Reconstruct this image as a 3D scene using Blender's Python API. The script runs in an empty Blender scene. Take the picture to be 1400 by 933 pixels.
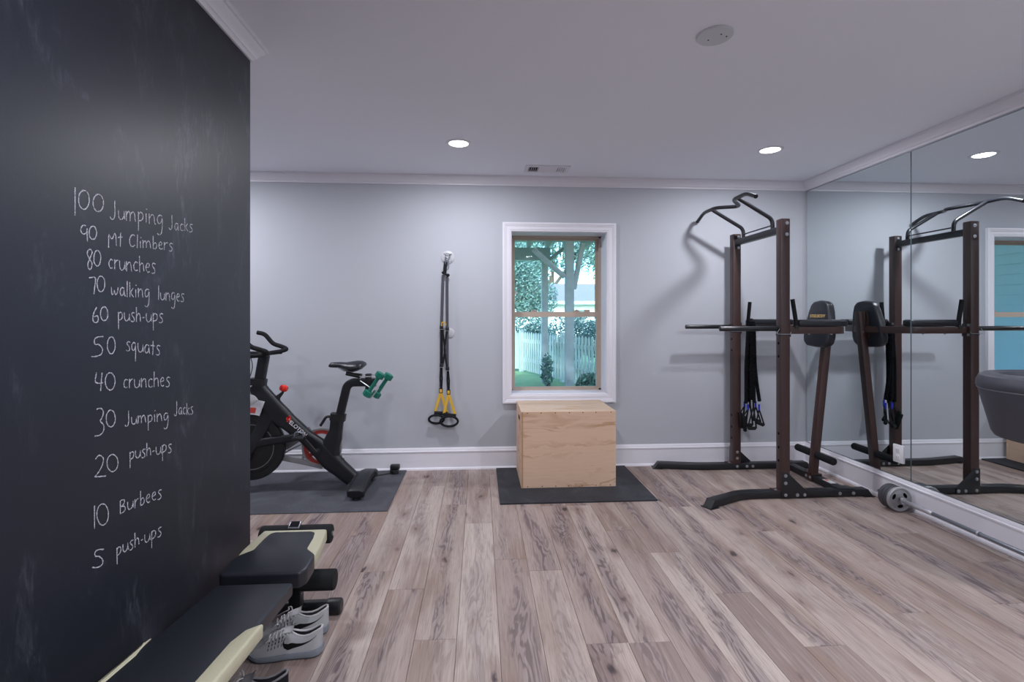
import bpy, bmesh, math, random
from mathutils import Vector, Matrix

# ------------------------------------------------------------------ camera, world, lights, exposure
S = bpy.context.scene
C = S.collection
random.seed(7)
cam_d = bpy.data.cameras.new('camera')
cam = bpy.data.objects.new('camera', cam_d); C.objects.link(cam)
cam_d.sensor_width = 36.0
cam_d.lens = 685.0 / 1400.0 * 36.0
cam_d.shift_y = -33.5 / 1400.0
cam_d.clip_start = 0.05; cam_d.clip_end = 300
cam.location = (0, 0, 1.38)
cam.rotation_euler = (math.radians(90), 0, -math.radians(3.675))
S.camera = cam

S.view_settings.view_transform = 'Standard'
S.view_settings.look = 'None'
S.view_settings.gamma = 1.0
S.view_settings.use_curve_mapping = False
S.view_settings.exposure = 0.0

world = bpy.data.worlds.new('sky'); S.world = world
world.use_nodes = True
wn = world.node_tree.nodes; wl = world.node_tree.links
bg = wn['Background']
sky = wn.new('ShaderNodeTexSky')
sky.sky_type = 'NISHITA'; sky.sun_disc = False
sky.sun_elevation = math.radians(28); sky.sun_rotation = math.radians(200)
sky.dust_density = 3.0; sky.air_density = 1.0
wl.new(sky.outputs[0], bg.inputs[0])
bg.inputs[1].default_value = 0.85
SUN = bpy.data.lights.new('sun', 'SUN'); SUN.energy = 2.6; SUN.angle = math.radians(3); SUN.color = (1.0, 0.93, 0.85)
sun = bpy.data.objects.new('sun', SUN); C.objects.link(sun)
sun.rotation_euler = (math.radians(58), 0, math.radians(-35))
CAN_POWER = 23.0
CAN_COLOR = (0.93, 0.94, 1.0)

XM, XP, YB, YF, XL, ZC = 3.08, -1.067, 4.56, -1.7, -3.2, 2.65

# ------------------------------------------------------------------ helpers
def srgb(h):
    h = h.lstrip('#')
    r = []
    for i in (0, 2, 4):
        c = int(h[i:i+2], 16) / 255.0
        r.append(c / 12.92 if c <= 0.04045 else ((c + 0.055) / 1.055) ** 2.4)
    return (r[0], r[1], r[2], 1.0)

def mat(name, col, rough=0.5, metal=0.0, spec=0.5, var=0.0, vscale=8.0, bump=0.0, bscale=60.0, coat=0.0, emit=None, estr=0.0):
    m = bpy.data.materials.new(name); m.use_nodes = True
    nt = m.node_tree; p = nt.nodes['Principled BSDF']
    c = srgb(col) if isinstance(col, str) else col
    p.inputs['Base Color'].default_value = c
    p.inputs['Roughness'].default_value = rough
    p.inputs['Metallic'].default_value = metal
    p.inputs['Specular IOR Level'].default_value = spec
    if coat: p.inputs['Coat Weight'].default_value = coat
    if emit is not None:
        p.inputs['Emission Color'].default_value = srgb(emit) if isinstance(emit, str) else emit
        p.inputs['Emission Strength'].default_value = estr
    tc = nt.nodes.new('ShaderNodeTexCoord')
    if var:
        n = nt.nodes.new('ShaderNodeTexNoise'); n.inputs['Scale'].default_value = vscale; n.inputs['Detail'].default_value = 5
        nt.links.new(tc.outputs['Object'], n.inputs['Vector'])
        mx = nt.nodes.new('ShaderNodeMix'); mx.data_type = 'RGBA'; mx.blend_type = 'MIX'
        mx.inputs['A'].default_value = tuple(min(1, k * (1 - var)) for k in c[:3]) + (1,)
        mx.inputs['B'].default_value = tuple(min(1, k * (1 + var)) for k in c[:3]) + (1,)
        nt.links.new(n.outputs['Fac'], mx.inputs['Factor'])
        nt.links.new(mx.outputs['Result'], p.inputs['Base Color'])
    if bump:
        n2 = nt.nodes.new('ShaderNodeTexNoise'); n2.inputs['Scale'].default_value = bscale; n2.inputs['Detail'].default_value = 3
        nt.links.new(tc.outputs['Object'], n2.inputs['Vector'])
        b = nt.nodes.new('ShaderNodeBump'); b.inputs['Strength'].default_value = bump; b.inputs['Distance'].default_value = 0.004
        nt.links.new(n2.outputs['Fac'], b.inputs['Height'])
        nt.links.new(b.outputs['Normal'], p.inputs['Normal'])
    return m

class N:
    """small wrapper to write node graphs"""
    def __init__(s, m): s.t = m.node_tree
    def new(s, typ, **kw):
        n = s.t.nodes.new(typ)
        for k, v in kw.items(): setattr(n, k, v)
        return n
    def link(s, a, b): s.t.links.new(a, b)
    def val(s, sock, v):
        if hasattr(v, 'is_output'): s.link(v, sock)
        else: sock.default_value = v
    def math(s, op, a, b=0.0, clamp=False):
        n = s.new('ShaderNodeMath', operation=op); n.use_clamp = clamp
        s.val(n.inputs[0], a); s.val(n.inputs[1], b); return n.outputs[0]
    def mapr(s, x, a, b, c=0.0, d=1.0):
        n = s.new('ShaderNodeMapRange'); n.interpolation_type = 'SMOOTHSTEP'
        s.val(n.inputs[0], x)
        for i, v in enumerate((a, b, c, d)): s.val(n.inputs[i + 1], v)
        return n.outputs[0]
    def noise(s, vec, scale, detail=4, rough=0.55, dist=0.0):
        n = s.new('ShaderNodeTexNoise'); s.link(vec, n.inputs['Vector'])
        n.inputs['Scale'].default_value = scale; n.inputs['Detail'].default_value = detail
        n.inputs['Roughness'].default_value = rough; n.inputs['Distortion'].default_value = dist
        return n.outputs['Fac']
    def mul(s, vec, v):
        n = s.new('ShaderNodeVectorMath', operation='MULTIPLY'); s.link(vec, n.inputs[0]); n.inputs[1].default_value = v; return n.outputs[0]
    def mix(s, fac, a, b, blend='MIX'):
        n = s.new('ShaderNodeMix', data_type='RGBA', blend_type=blend)
        s.val(n.inputs['Factor'], fac); s.val(n.inputs['A'], a); s.val(n.inputs['B'], b); return n.outputs['Result']

def obj(name, bm, m, parent=None, base=None, ang=35, free=False):
    """link a bmesh as one mesh object; geometry is given in world space unless the parent is rotated (free=True: local)"""
    bmesh.ops.recalc_face_normals(bm, faces=bm.faces[:])
    me = bpy.data.meshes.new(name); bm.to_mesh(me); bm.free()
    o = bpy.data.objects.new(name, me); C.objects.link(o)
    if m is not None: me.materials.append(m)
    me.shade_smooth(); me.set_sharp_from_angle(angle=math.radians(ang))
    if not free:
        off = Vector((0, 0, 0))
        if parent is not None:
            q = parent
            while q is not None: off += q.location; q = q.parent
        b = Vector(base) if base is not None else off
        if (b.length > 0): me.transform(Matrix.Translation(-b))
        o.location = b - off
    if parent is not None: o.parent = parent
    return o

def thing(name, label, cat, loc=(0, 0, 0), rotz=0.0, group=None):
    o = bpy.data.objects.new(name, None); C.objects.link(o)
    o.empty_display_size = 0.1
    o.location = loc; o.rotation_euler = (0, 0, rotz)
    return tag(o, label, cat, group)

def tag(o, label, cat, group=None):
    o['label'] = label; o['category'] = cat
    if group: o['group'] = group
    return o

def struct(o, label=None):
    o['kind'] = 'structure'
    if label: o['label'] = label
    return o

def NB(): return bmesh.new()

def add(bm, verts, faces):
    vs = [bm.verts.new(v) for v in verts]
    for f in faces:
        try: bm.faces.new([vs[i] for i in f])
        except ValueError: pass
    return vs

def box(bm, x0, x1, y0, y1, z0, z1, bev=0.0, seg=2):
    t = bmesh.new() if bev else bm
    vs = [t.verts.new(p) for p in ((x0,y0,z0),(x1,y0,z0),(x1,y1,z0),(x0,y1,z0),(x0,y0,z1),(x1,y0,z1),(x1,y1,z1),(x0,y1,z1))]
    for f in ((0,3,2,1),(4,5,6,7),(0,1,5,4),(1,2,6,5),(2,3,7,6),(3,0,4,7)): t.faces.new([vs[i] for i in f])
    if bev:
        bmesh.ops.bevel(t, geom=t.edges[:], offset=bev, segments=seg, affect='EDGES', profile=0.5)
        merge(bm, t)
    return bm

def merge(bm, t, M=None):
    mp = {}
    for v in t.verts: mp[v] = bm.verts.new(M @ v.co if M else v.co)
    for f in t.faces: bm.faces.new([mp[v] for v in f.verts])
    t.free()

def prism(bm, poly, axis, a0, a1, bev=0.0, seg=2):
    """extrude a 2D polygon along an axis; poly is given in the two other axes, in order"""
    t = bmesh.new()
    def P(p, a):
        if axis == 'x': return (a, p[0], p[1])
        if axis == 'y': return (p[0], a, p[1])
        return (p[0], p[1], a)
    n = len(poly)
    A = [t.verts.new(P(p, a0)) for p in poly]; B = [t.verts.new(P(p, a1)) for p in poly]
    t.faces.new(A); t.faces.new(B[::-1])
    for i in range(n): t.faces.new([A[i], B[i], B[(i+1) % n], A[(i+1) % n]])
    bmesh.ops.recalc_face_normals(t, faces=t.faces[:])
    if bev: bmesh.ops.bevel(t, geom=t.edges[:], offset=bev, segments=seg, affect='EDGES', profile=0.5)
    merge(bm, t); return bm

def fillet(pts, r, n=5, closed=False):
    """round the corners of a polyline"""
    pts = [Vector(p) for p in pts]; out = []
    m = len(pts)
    for i, p in enumerate(pts):
        if not closed and i in (0, m - 1): out.append(p); continue
        a = pts[(i - 1) % m]; b = pts[(i + 1) % m]
        da = (a - p); db = (b - p)
        rr = min(r, da.length * 0.48, db.length * 0.48)
        p0 = p + da.normalized() * rr; p1 = p + db.normalized() * rr
        for k in range(n + 1):
            t = k / n
            out.append(p0 * (1 - t) ** 2 + p * 2 * t * (1 - t) + p1 * t * t)
    return out

def tube(bm, pts, r, n=12, closed=False, prof=None, up=None, caps=True):
    """sweep a circle (or a profile given as unit points) along a path; r is a number, (ra, rb), or a list of those"""
    pts = [Vector(p) for p in pts]; m = len(pts)
    if prof is None: prof = [(math.cos(2*math.pi*k/n), math.sin(2*math.pi*k/n)) for k in range(n)]
    n = len(prof)
    T = []
    for i in range(m):
        if closed: d = pts[(i+1) % m] - pts[i-1]
        elif i == 0: d = pts[1] - pts[0]
        elif i == m-1: d = pts[-1] - pts[-2]
        else: d = (pts[i+1]-pts[i]).normalized() + (pts[i]-pts[i-1]).normalized()
        T.append(d.normalized() if d.length > 1e-9 else Vector((0,0,1)))
    u0 = Vector(up) if up is not None else (Vector((0,0,1)) if abs(T[0].z) < 0.9 else Vector((0,1,0)))
    u = (u0 - T[0] * u0.dot(T[0])).normalized()
    rings = []
    for i in range(m):
        if i:
            if up is not None: u = Vector(up) - T[i] * Vector(up).dot(T[i])
            else: u = u - T[i] * u.dot(T[i])
            u = u.normalized()
        w = T[i].cross(u)
        ri = r[i] if isinstance(r, list) else r
        ra, rb = ri if isinstance(ri, tuple) else (ri, ri)
        rings.append([bm.verts.new(pts[i] + u * (a * ra) + w * (b * rb)) for a, b in prof])
    rng = m if closed else m - 1
    for i in range(rng):
        A, B = rings[i], rings[(i+1) % m]
        for k in range(n): bm.faces.new([A[k], A[(k+1) % n], B[(k+1) % n], B[k]])
    if caps and not closed:
        bm.faces.new(rings[0][::-1]); bm.faces.new(rings[-1])
    return bm

def rprof(rnd=0.25, k=3):
    """rounded square profile"""
    out = []
    for q in range(4):
        cx = (1 - rnd) * (1 if q in (0, 3) else -1); cy = (1 - rnd) * (1 if q in (0, 1) else -1)
        for j in range(k + 1):
            a = math.pi / 2 * (q + j / k)
            out.append((cx + rnd * math.cos(a), cy + rnd * math.sin(a)))
    return out
RECT = rprof(0.16, 2)
SOFT = rprof(0.55, 4)

def lathe(bm, prof, c, axis='z', n=32, a0=0.0, a1=2*math.pi, flip=False):
    """revolve (radius, height) pairs about an axis through c"""
    c = Vector(c); rings = []
    full = abs(a1 - a0 - 2*math.pi) < 1e-6
    for r, h in prof:
        ring = []
        cnt = 1 if r < 1e-7 else (n if full else n + 1)
        for k in range(cnt):
            a = a0 + (a1 - a0) * k / n
            x, y = r * math.cos(a), r * math.sin(a)
            p = {'z': (x, y, h), 'y': (x, h, y), 'x': (h, x, y)}[axis]
            ring.append(bm.verts.new(c + Vector(p)))
        rings.append(ring)
    for A, B in zip(rings, rings[1:]):
        la, lb = len(A), len(B)
        L = n if full else n
        for k in range(L):
            k2 = (k + 1) % n if full else k + 1
            if la == 1 and lb == 1: continue
            if la == 1: bm.faces.new([A[0], B[k], B[k2]])
            elif lb == 1: bm.faces.new([A[k], A[k2], B[0]])
            else: bm.faces.new([A[k], A[k2], B[k2], B[k]])
    return bm

def cyl(bm, p, q, r, n=16, bev=0.0):
    p, q = Vector(p), Vector(q); d = (q - p)
    if bev:
        u = d.normalized() * bev
        return tube(bm, [p, p + u*0.3, p + u, q - u, q - u*0.3, q], [r - bev, r - bev*0.3, r, r, r - bev*0.3, r - bev], n)
    return tube(bm, [p, q], r, n)

def ellipsoid(bm, c, rx, ry, rz, n=16, m=10):
    prof = [(math.sin(math.pi*i/m), -math.cos(math.pi*i/m)) for i in range(m+1)]
    t = bmesh.new(); lathe(t, [(max(0, a) if 0 < i < m else 0, b) for i, (a, b) in enumerate(prof)], (0,0,0), 'z', n)
    merge(bm, t, Matrix.Translation(Vector(c)) @ Matrix.Diagonal((rx, ry, rz, 1)))
    return bm

def bolt(bm, c, axis, r=0.011, h=0.008):
    """hex bolt head with washer; axis like '-y'"""
    s = -1 if axis[0] == '-' else 1
    a = axis[-1]
    lathe(bm, [(0, 0), (r*1.25, 0), (r*1.25, s*h*0.3), (r*0.9, s*h*0.3)], c, a, 14)
    lathe(bm, [(r*0.9, s*h*0.3), (r*0.9, s*h*0.8), (r*0.6, s*h), (0, s*h)], c, a, 6)

def text_bm(s, size, M, extrude=0.0005, bold=0.0):
    cu = bpy.data.curves.new('lettering', 'FONT'); cu.body = s; cu.size = size; cu.extrude = extrude; cu.offset = bold
    cu.align_x = 'CENTER'; cu.align_y = 'CENTER'
    o = bpy.data.objects.new('lettering', cu); C.objects.link(o)
    bpy.context.view_layer.update()
    dg = bpy.context.evaluated_depsgraph_get()
    me = bpy.data.meshes.new_from_object(o.evaluated_get(dg))
    bpy.data.objects.remove(o); bpy.data.curves.remove(cu)
    me.transform(M)
    bm = bmesh.new(); bm.from_mesh(me); bpy.data.meshes.remove(me)
    return bm

# ------------------------------------------------------------------ materials
M = {}
M['wall'] = mat('wall_paint', '#b2b5bd', 0.75, spec=0.25, bump=0.05, bscale=220)
M['ceiling'] = mat('ceiling_paint', '#ebedf6', 0.85, spec=0.2, bump=0.05, bscale=180)
M['trim'] = mat('trim_paint', '#dfdde5', 0.4, spec=0.4)
M['black_metal'] = mat('black_powder_coat', '#17181d', 0.42, spec=0.5, bump=0.06, bscale=400)
M['black_satin'] = mat('black_satin_tube', '#15161b', 0.3, spec=0.6)
M['brown_metal'] = mat('brown_hammertone', '#3a2422', 0.38, spec=0.6, var=0.12, vscale=220, bump=0.15, bscale=320)
M['chrome'] = mat('zinc_bolt', '#b9bcc4', 0.28, metal=0.9)
M['steel'] = mat('bar_steel', '#d6d7dd', 0.3, metal=0.9)
M['steel_dark'] = mat('bar_steel_dark', '#8d929b', 0.32, metal=0.85)
M['vinyl'] = mat('black_vinyl', '#1d1f27', 0.36, spec=0.5, bump=0.08, bscale=300)
M['cream'] = mat('cream_vinyl', '#b3af97', 0.5, spec=0.4, bump=0.25, bscale=350, var=0.08, vscale=200)
M['foam'] = mat('black_foam', '#1c1d20', 0.85, spec=0.25, bump=0.3, bscale=350)
M['hole'] = mat('dark_hole', '#050506', 0.9, spec=0.1)
M['plastic'] = mat('black_plastic', '#141519', 0.45)
M['bike_black'] = mat('bike_black_paint', '#13151c', 0.42, spec=0.5, bump=0.03, bscale=300)
M['grey_plastic'] = mat('grey_plastic', '#8f8d90', 0.45)
M['light_grey'] = mat('light_grey_plastic', '#b9b9bf', 0.45)
M['red'] = mat('red_plastic', '#d8271c', 0.35)
M['dull_red'] = mat('dull_red_plastic', '#a63630', 0.45)
M['white'] = mat('white_plastic', '#dcdbe0', 0.4)
M['green'] = mat('teal_green_vinyl', '#0c6b5a', 0.4, var=0.1, vscale=60)
M['yellow'] = mat('yellow_webbing', '#d4a93c', 0.7, spec=0.2, bump=0.2, bscale=600)
M['web_black'] = mat('black_webbing', '#1b1c21', 0.8, spec=0.2, bump=0.2, bscale=700)
M['web_grey'] = mat('grey_webbing', '#4b4c54', 0.8, spec=0.2, bump=0.2, bscale=700)
M['blue'] = mat('blue_tag', '#1f2fc0', 0.6)
M['cast'] = mat('grey_cast_iron', '#9a9b9f', 0.45, metal=0.2, var=0.08, vscale=90, bump=0.1, bscale=200)
M['cast_dark'] = mat('dark_cast_rim', '#43444a', 0.5, metal=0.2, bump=0.1, bscale=200)
M['tan'] = mat('tan_window_frame', '#b5a496', 0.5, var=0.05, vscale=30)
M['shoe_knit'] = mat('shoe_grey_knit', '#a3a3a6', 0.85, spec=0.2, var=0.12, vscale=300, bump=0.4, bscale=700)
M['shoe_sole'] = mat('shoe_blue_grey_foam', '#7b818a', 0.7, spec=0.2, bump=0.1, bscale=200)
M['shoe_out'] = mat('shoe_outsole_rubber', '#25262a', 0.8)
M['shoe_in'] = mat('shoe_lining', '#59595e', 0.95, spec=0.1, bump=0.3, bscale=500)
M['lace'] = mat('shoe_lace', '#bab7bb', 0.9, spec=0.1, bump=0.3, bscale=900)
M['lace_hole'] = mat('shoe_lace_loop', '#36383f', 0.8)
M['swoosh'] = mat('shoe_black_mark', '#0b0b0d', 0.4)
M['shoe_black'] = mat('shoe_black_knit', '#17181b', 0.85, spec=0.2, bump=0.4, bscale=700)
M['shoe_lgrey'] = mat('shoe_light_grey_knit', '#77767a', 0.85, spec=0.2, bump=0.4, bscale=700)
M['stool'] = mat('charcoal_leather', '#3f404a', 0.45, spec=0.45, bump=0.12, bscale=260)
M['gold'] = mat('gold_print', '#b79a62', 0.5)

# mirror
m = bpy.data.materials.new('mirror_silver'); m.use_nodes = True
p = m.node_tree.nodes['Principled BSDF']
p.inputs['Base Color'].default_value = (0.80, 0.86, 0.87, 1); p.inputs['Metallic'].default_value = 1; p.inputs['Roughness'].default_value = 0.0
M['mirror'] = m
M['mirror_edge'] = mat('mirror_glass_edge', '#5f6d72', 0.15, spec=0.7)

# window glass
m = bpy.data.materials.new('window_glass'); m.use_nodes = True
nt = m.node_tree; nt.nodes.clear(); n = N(m)
out = n.new('ShaderNodeOutputMaterial'); tr = n.new('ShaderNodeBsdfTransparent'); gl = n.new('ShaderNodeBsdfGlossy')
tr.inputs[0].default_value = (0.72, 0.90, 1.0, 1); gl.inputs['Roughness'].default_value = 0.01
mx = n.new('ShaderNodeMixShader'); mx.inputs[0].default_value = 0.012
n.link(tr.outputs[0], mx.inputs[1]); n.link(gl.outputs[0], mx.inputs[2]); n.link(mx.outputs[0], out.inputs[0])
M['glass'] = m

# chalkboard paint, with faint wiped chalk dust
m = mat('chalkboard_paint', '#2a2b31', 0.47, spec=0.36, bump=0.04, bscale=150); n = N(m)
p = m.node_tree.nodes['Principled BSDF']
tc = n.new('ShaderNodeTexCoord').outputs['Object']
d1 = n.noise(n.mul(tc, (1, 1.6, 1.0)), 2.2, 6, 0.65, 1.6)
d2 = n.noise(n.mul(tc, (1, 9, 2.2)), 5.0, 5, 0.7, 0.8)
dust = n.math('MULTIPLY', n.mapr(d1, 0.50, 0.70), n.mapr(d2, 0.42, 0.72))
spk = n.mapr(n.noise(tc, 90, 2, 0.5), 0.66, 0.8)
dust = n.math('ADD', n.math('MULTIPLY', dust, 0.15), n.math('MULTIPLY', spk, 0.015))
n.link(n.mix(dust, srgb('#1b1f2b'), srgb('#a3a9bd')), p.inputs['Base Color'])
M['chalkboard'] = m

# chalk
m = mat('chalk', '#c9c8d0', 0.95, spec=0.05); n = N(m); p = m.node_tree.nodes['Principled BSDF']
tc = n.new('ShaderNodeTexCoord').outputs['Object']
g = n.mapr(n.noise(tc, 420, 2, 0.6), 0.36, 0.58)
n.link(n.mix(g, srgb('#5c5d66'), srgb('#c6c5cf')), p.inputs['Base Color'])
M['chalk'] = m

# oak look floor planks
def plank_mat():
    m = mat('oak_plank', '#9a8a85', 0.5, spec=0.35); n = N(m); p = m.node_tree.nodes['Principled BSDF']
    oc = n.new('ShaderNodeTexCoord').outputs['Object']
    rnd = n.new('ShaderNodeObjectInfo').outputs['Random']
    comb = n.new('ShaderNodeCombineXYZ')
    n.link(n.math('MULTIPLY', rnd, 37.0), comb.inputs[0]); n.link(n.math('MULTIPLY', rnd, 91.0), comb.inputs[1]); n.link(n.math('MULTIPLY', rnd, 13.0), comb.inputs[2])
    va = n.new('ShaderNodeVectorMath', operation='ADD'); n.link(oc, va.inputs[0]); n.link(comb.outputs[0], va.inputs[1]); v = va.outputs[0]
    ramp = n.new('ShaderNodeValToRGB'); n.link(rnd, ramp.inputs[0])
    ramp.color_ramp.elements[0].color = srgb('#9c8b86'); ramp.color_ramp.elements[1].color = srgb('#aa9b94')
    for pos, c in ((0.2, '#ad9e97'), (0.4, '#83726f'), (0.6, '#b6a8a1'), (0.8, '#978681')):
        e = ramp.color_ramp.elements.new(pos); e.color = srgb(c)
    base = ramp.outputs[0]
    # broad tone drift
    b1 = n.noise(n.mul(v, (5, 0.9, 1)), 1.0, 3, 0.5, 0.4)
    col = n.mix(n.mapr(b1, 0.42, 0.72), base, srgb('#877369'))
    # dark heart running along the plank, with swirling cathedral rings inside it
    sl = n.new('ShaderNodeSeparateXYZ'); n.link(oc, sl.inputs[0])
    w1 = n.noise(n.mul(v, (0.0, 0.8, 1)), 1.0, 2, 0.5)
    w2 = n.noise(n.mul(v, (0.0, 0.75, 1)), 1.0, 3, 0.6)
    fz = n.noise(n.mul(v, (34, 1.5, 1)), 1.0, 4, 0.6, 0.8)
    ctr = n.math('MULTIPLY', n.math('SUBTRACT', w1, 0.5), 0.30)
    d = n.math('ABSOLUTE', n.math('SUBTRACT', sl.outputs[0], ctr))
    d = n.math('ADD', d, n.math('MULTIPLY', n.math('SUBTRACT', fz, 0.5), 0.13))
    wid = n.mapr(w2, 0.36, 0.66, 0.0, 0.06)
    q = n.math('SUBTRACT', wid, d)
    gate0 = n.mapr(n.math('FRACT', n.math('MULTIPLY', rnd, 17.3)), 0.15, 0.55, 0.25, 1.0)
    warp = n.noise(n.mul(v, (7, 1.1, 1)), 1.0, 4, 0.55, 0.8)
    sx = n.new('ShaderNodeSeparateXYZ'); n.link(v, sx.inputs[0])
    ph = n.math('ADD', n.math('MULTIPLY', sx.outputs[0], 150.0), n.math('MULTIPLY', warp, 75.0))
    ring = n.mapr(n.math('SINE', ph), -0.3, 0.9)
    sm = n.math('MULTIPLY', n.mapr(q, -0.03, 0.035), gate0)
    col = n.mix(n.math('MULTIPLY', sm, 0.72), col, srgb('#64545a'))
    lines = n.math('MULTIPLY', n.math('MULTIPLY', ring, n.mapr(q, -0.045, 0.02)), gate0)
    col = n.mix(n.math('MULTIPLY', lines, 0.62), col, srgb('#4b3f45'))
    lite = n.math('MULTIPLY', n.math('SUBTRACT', 1.0, ring), n.mapr(q, -0.01, 0.04))
    col = n.mix(n.math('MULTIPLY', lite, 0.25), col, srgb('#b9acaa'))
    # fine pores
    f1 = n.noise(n.mul(v, (210, 7, 1)), 1.0, 4, 0.65)
    col = n.mix(n.mapr(f1, 0.45, 0.72, 0.0, 0.6), col, srgb('#776660'))
    f2 = n.noise(n.mul(v, (60, 2.2, 1)), 1.0, 3, 0.6)
    col = n.mix(n.mapr(f2, 0.5, 0.8, 0.0, 0.30), col, srgb('#cbbcb2'))
    # knots and splits
    vo = n.new('ShaderNodeTexVoronoi'); vo.inputs['Scale'].default_value = 1.0; vo.inputs['Randomness'].default_value = 1.0
    kw = n.noise(n.mul(v, (25, 9, 1)), 1.0, 3, 0.6)
    kv = n.new('ShaderNodeVectorMath', operation='ADD'); n.link(n.mul(v, (7.0, 3.0, 1)), kv.inputs[0])
    cc = n.new('ShaderNodeCombineXYZ'); n.link(n.math('MULTIPLY', kw, 0.45), cc.inputs[0]); n.link(n.math('MULTIPLY', kw, 0.16), cc.inputs[1]); n.link(cc.outputs[0], kv.inputs[1])
    n.link(kv.outputs[0], vo.inputs['Vector'])
    kd = vo.outputs['Distance']
    halo = n.mapr(kd, 0.12, 0.42, 0.6, 0.0); core = n.mapr(kd, 0.06, 0.15, 0.95, 0.0)
    gate = n.mapr(n.noise(n.mul(v, (4, 1.2, 1)), 1.3, 2, 0.5), 0.42, 0.50)
    col = n.mix(n.math('MULTIPLY', halo, gate), col, srgb('#7a6560'))
    col = n.mix(n.math('MULTIPLY', core, gate), col, srgb('#3d3437'))
    n.link(col, p.inputs['Base Color'])
    n.link(n.mapr(f1, 0.3, 0.8, 0.42, 0.62), p.inputs['Roughness'])
    bp = n.new('ShaderNodeBump'); bp.inputs['Strength'].default_value = 0.12; bp.inputs['Distance'].default_value = 0.002
    n.link(f1, bp.inputs['Height']); n.link(bp.outputs[0], p.inputs['Normal'])
    return m
M['plank'] = plank_mat()
M['subfloor'] = mat('subfloor', '#4a403d', 0.8)

# plywood of the jump box
def ply_mat(name, sc):
    m = mat(name, '#c8a98a', 0.55, spec=0.3); n = N(m); p = m.node_tree.nodes['Principled BSDF']
    oc = n.new('ShaderNodeTexCoord').outputs['Object']
    v = n.mul(oc, sc)
    w = n.noise(n.mul(v, (1.0, 1.0, 3.0)), 1.5, 4, 0.55, 1.1)
    sx = n.new('ShaderNodeSeparateXYZ'); n.link(v, sx.inputs[0])
    ph = n.math('ADD', n.math('MULTIPLY', sx.outputs[2], 34.0), n.math('MULTIPLY', w, 30.0))
    band = n.mapr(n.math('SINE', ph), 0.35, 1.0)
    patch = n.mapr(n.noise(n.mul(v, (1.0, 1.0, 3.0)), 2.3, 3, 0.5, 0.5), 0.42, 0.7)
    col = n.mix(n.math('MULTIPLY', band, n.math('MULTIPLY', patch, 0.85)), srgb('#dcbba2'), srgb('#b58a66'))
    fine = n.noise(n.mul(v, (3, 3, 70)), 2.0, 3, 0.6)
    col = n.mix(n.mapr(fine, 0.45, 0.8, 0, 0.3), col, srgb('#ba9b80'))
    n.link(col, p.inputs['Base Color'])
    return m
M['ply'] = ply_mat('plywood_front', (1, 1, 1))
M['ply_side'] = ply_mat('plywood_side', (1, 1, 1))
m = mat('plywood_top', '#cdb095', 0.55); n = N(m); p = m.node_tree.nodes['Principled BSDF']
oc = n.new('ShaderNodeTexCoord').outputs['Object']
w = n.noise(n.mul(oc, (2, 14, 1)), 1.5, 4, 0.55, 0.8)
n.link(n.mix(n.mapr(w, 0.4, 0.75), srgb('#ccb49f'), srgb('#b89776')), p.inputs['Base Color'])
M['ply_top'] = m
M['ply_edge'] = mat('plywood_edge', '#b08a63', 0.7, var=0.15, vscale=80)

# rubber mats
def rubber(name, c1, c2):
    m = mat(name, c1, 0.7, spec=0.3, bump=0.25, bscale=260); n = N(m); p = m.node_tree.nodes['Principled BSDF']
    oc = n.new('ShaderNodeTexCoord').outputs['Object']
    a = n.mapr(n.noise(oc, 130, 3, 0.6), 0.5, 0.75)
    b = n.mapr(n.noise(oc, 4, 4, 0.6, 0.6), 0.4, 0.75)
    col = n.mix(n.math('MULTIPLY', a, 0.5), srgb(c1), srgb(c2))
    col = n.mix(n.math('MULTIPLY', b, 0.35), col, srgb(c2))
    n.link(col, p.inputs['Base Color'])
    return m
M['mat_rubber'] = rubber('black_rubber_tile', '#292a2f', '#53555d')
M['mat_bike'] = rubber('grey_rubber_mat', '#43444b', '#686a73')

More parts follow.
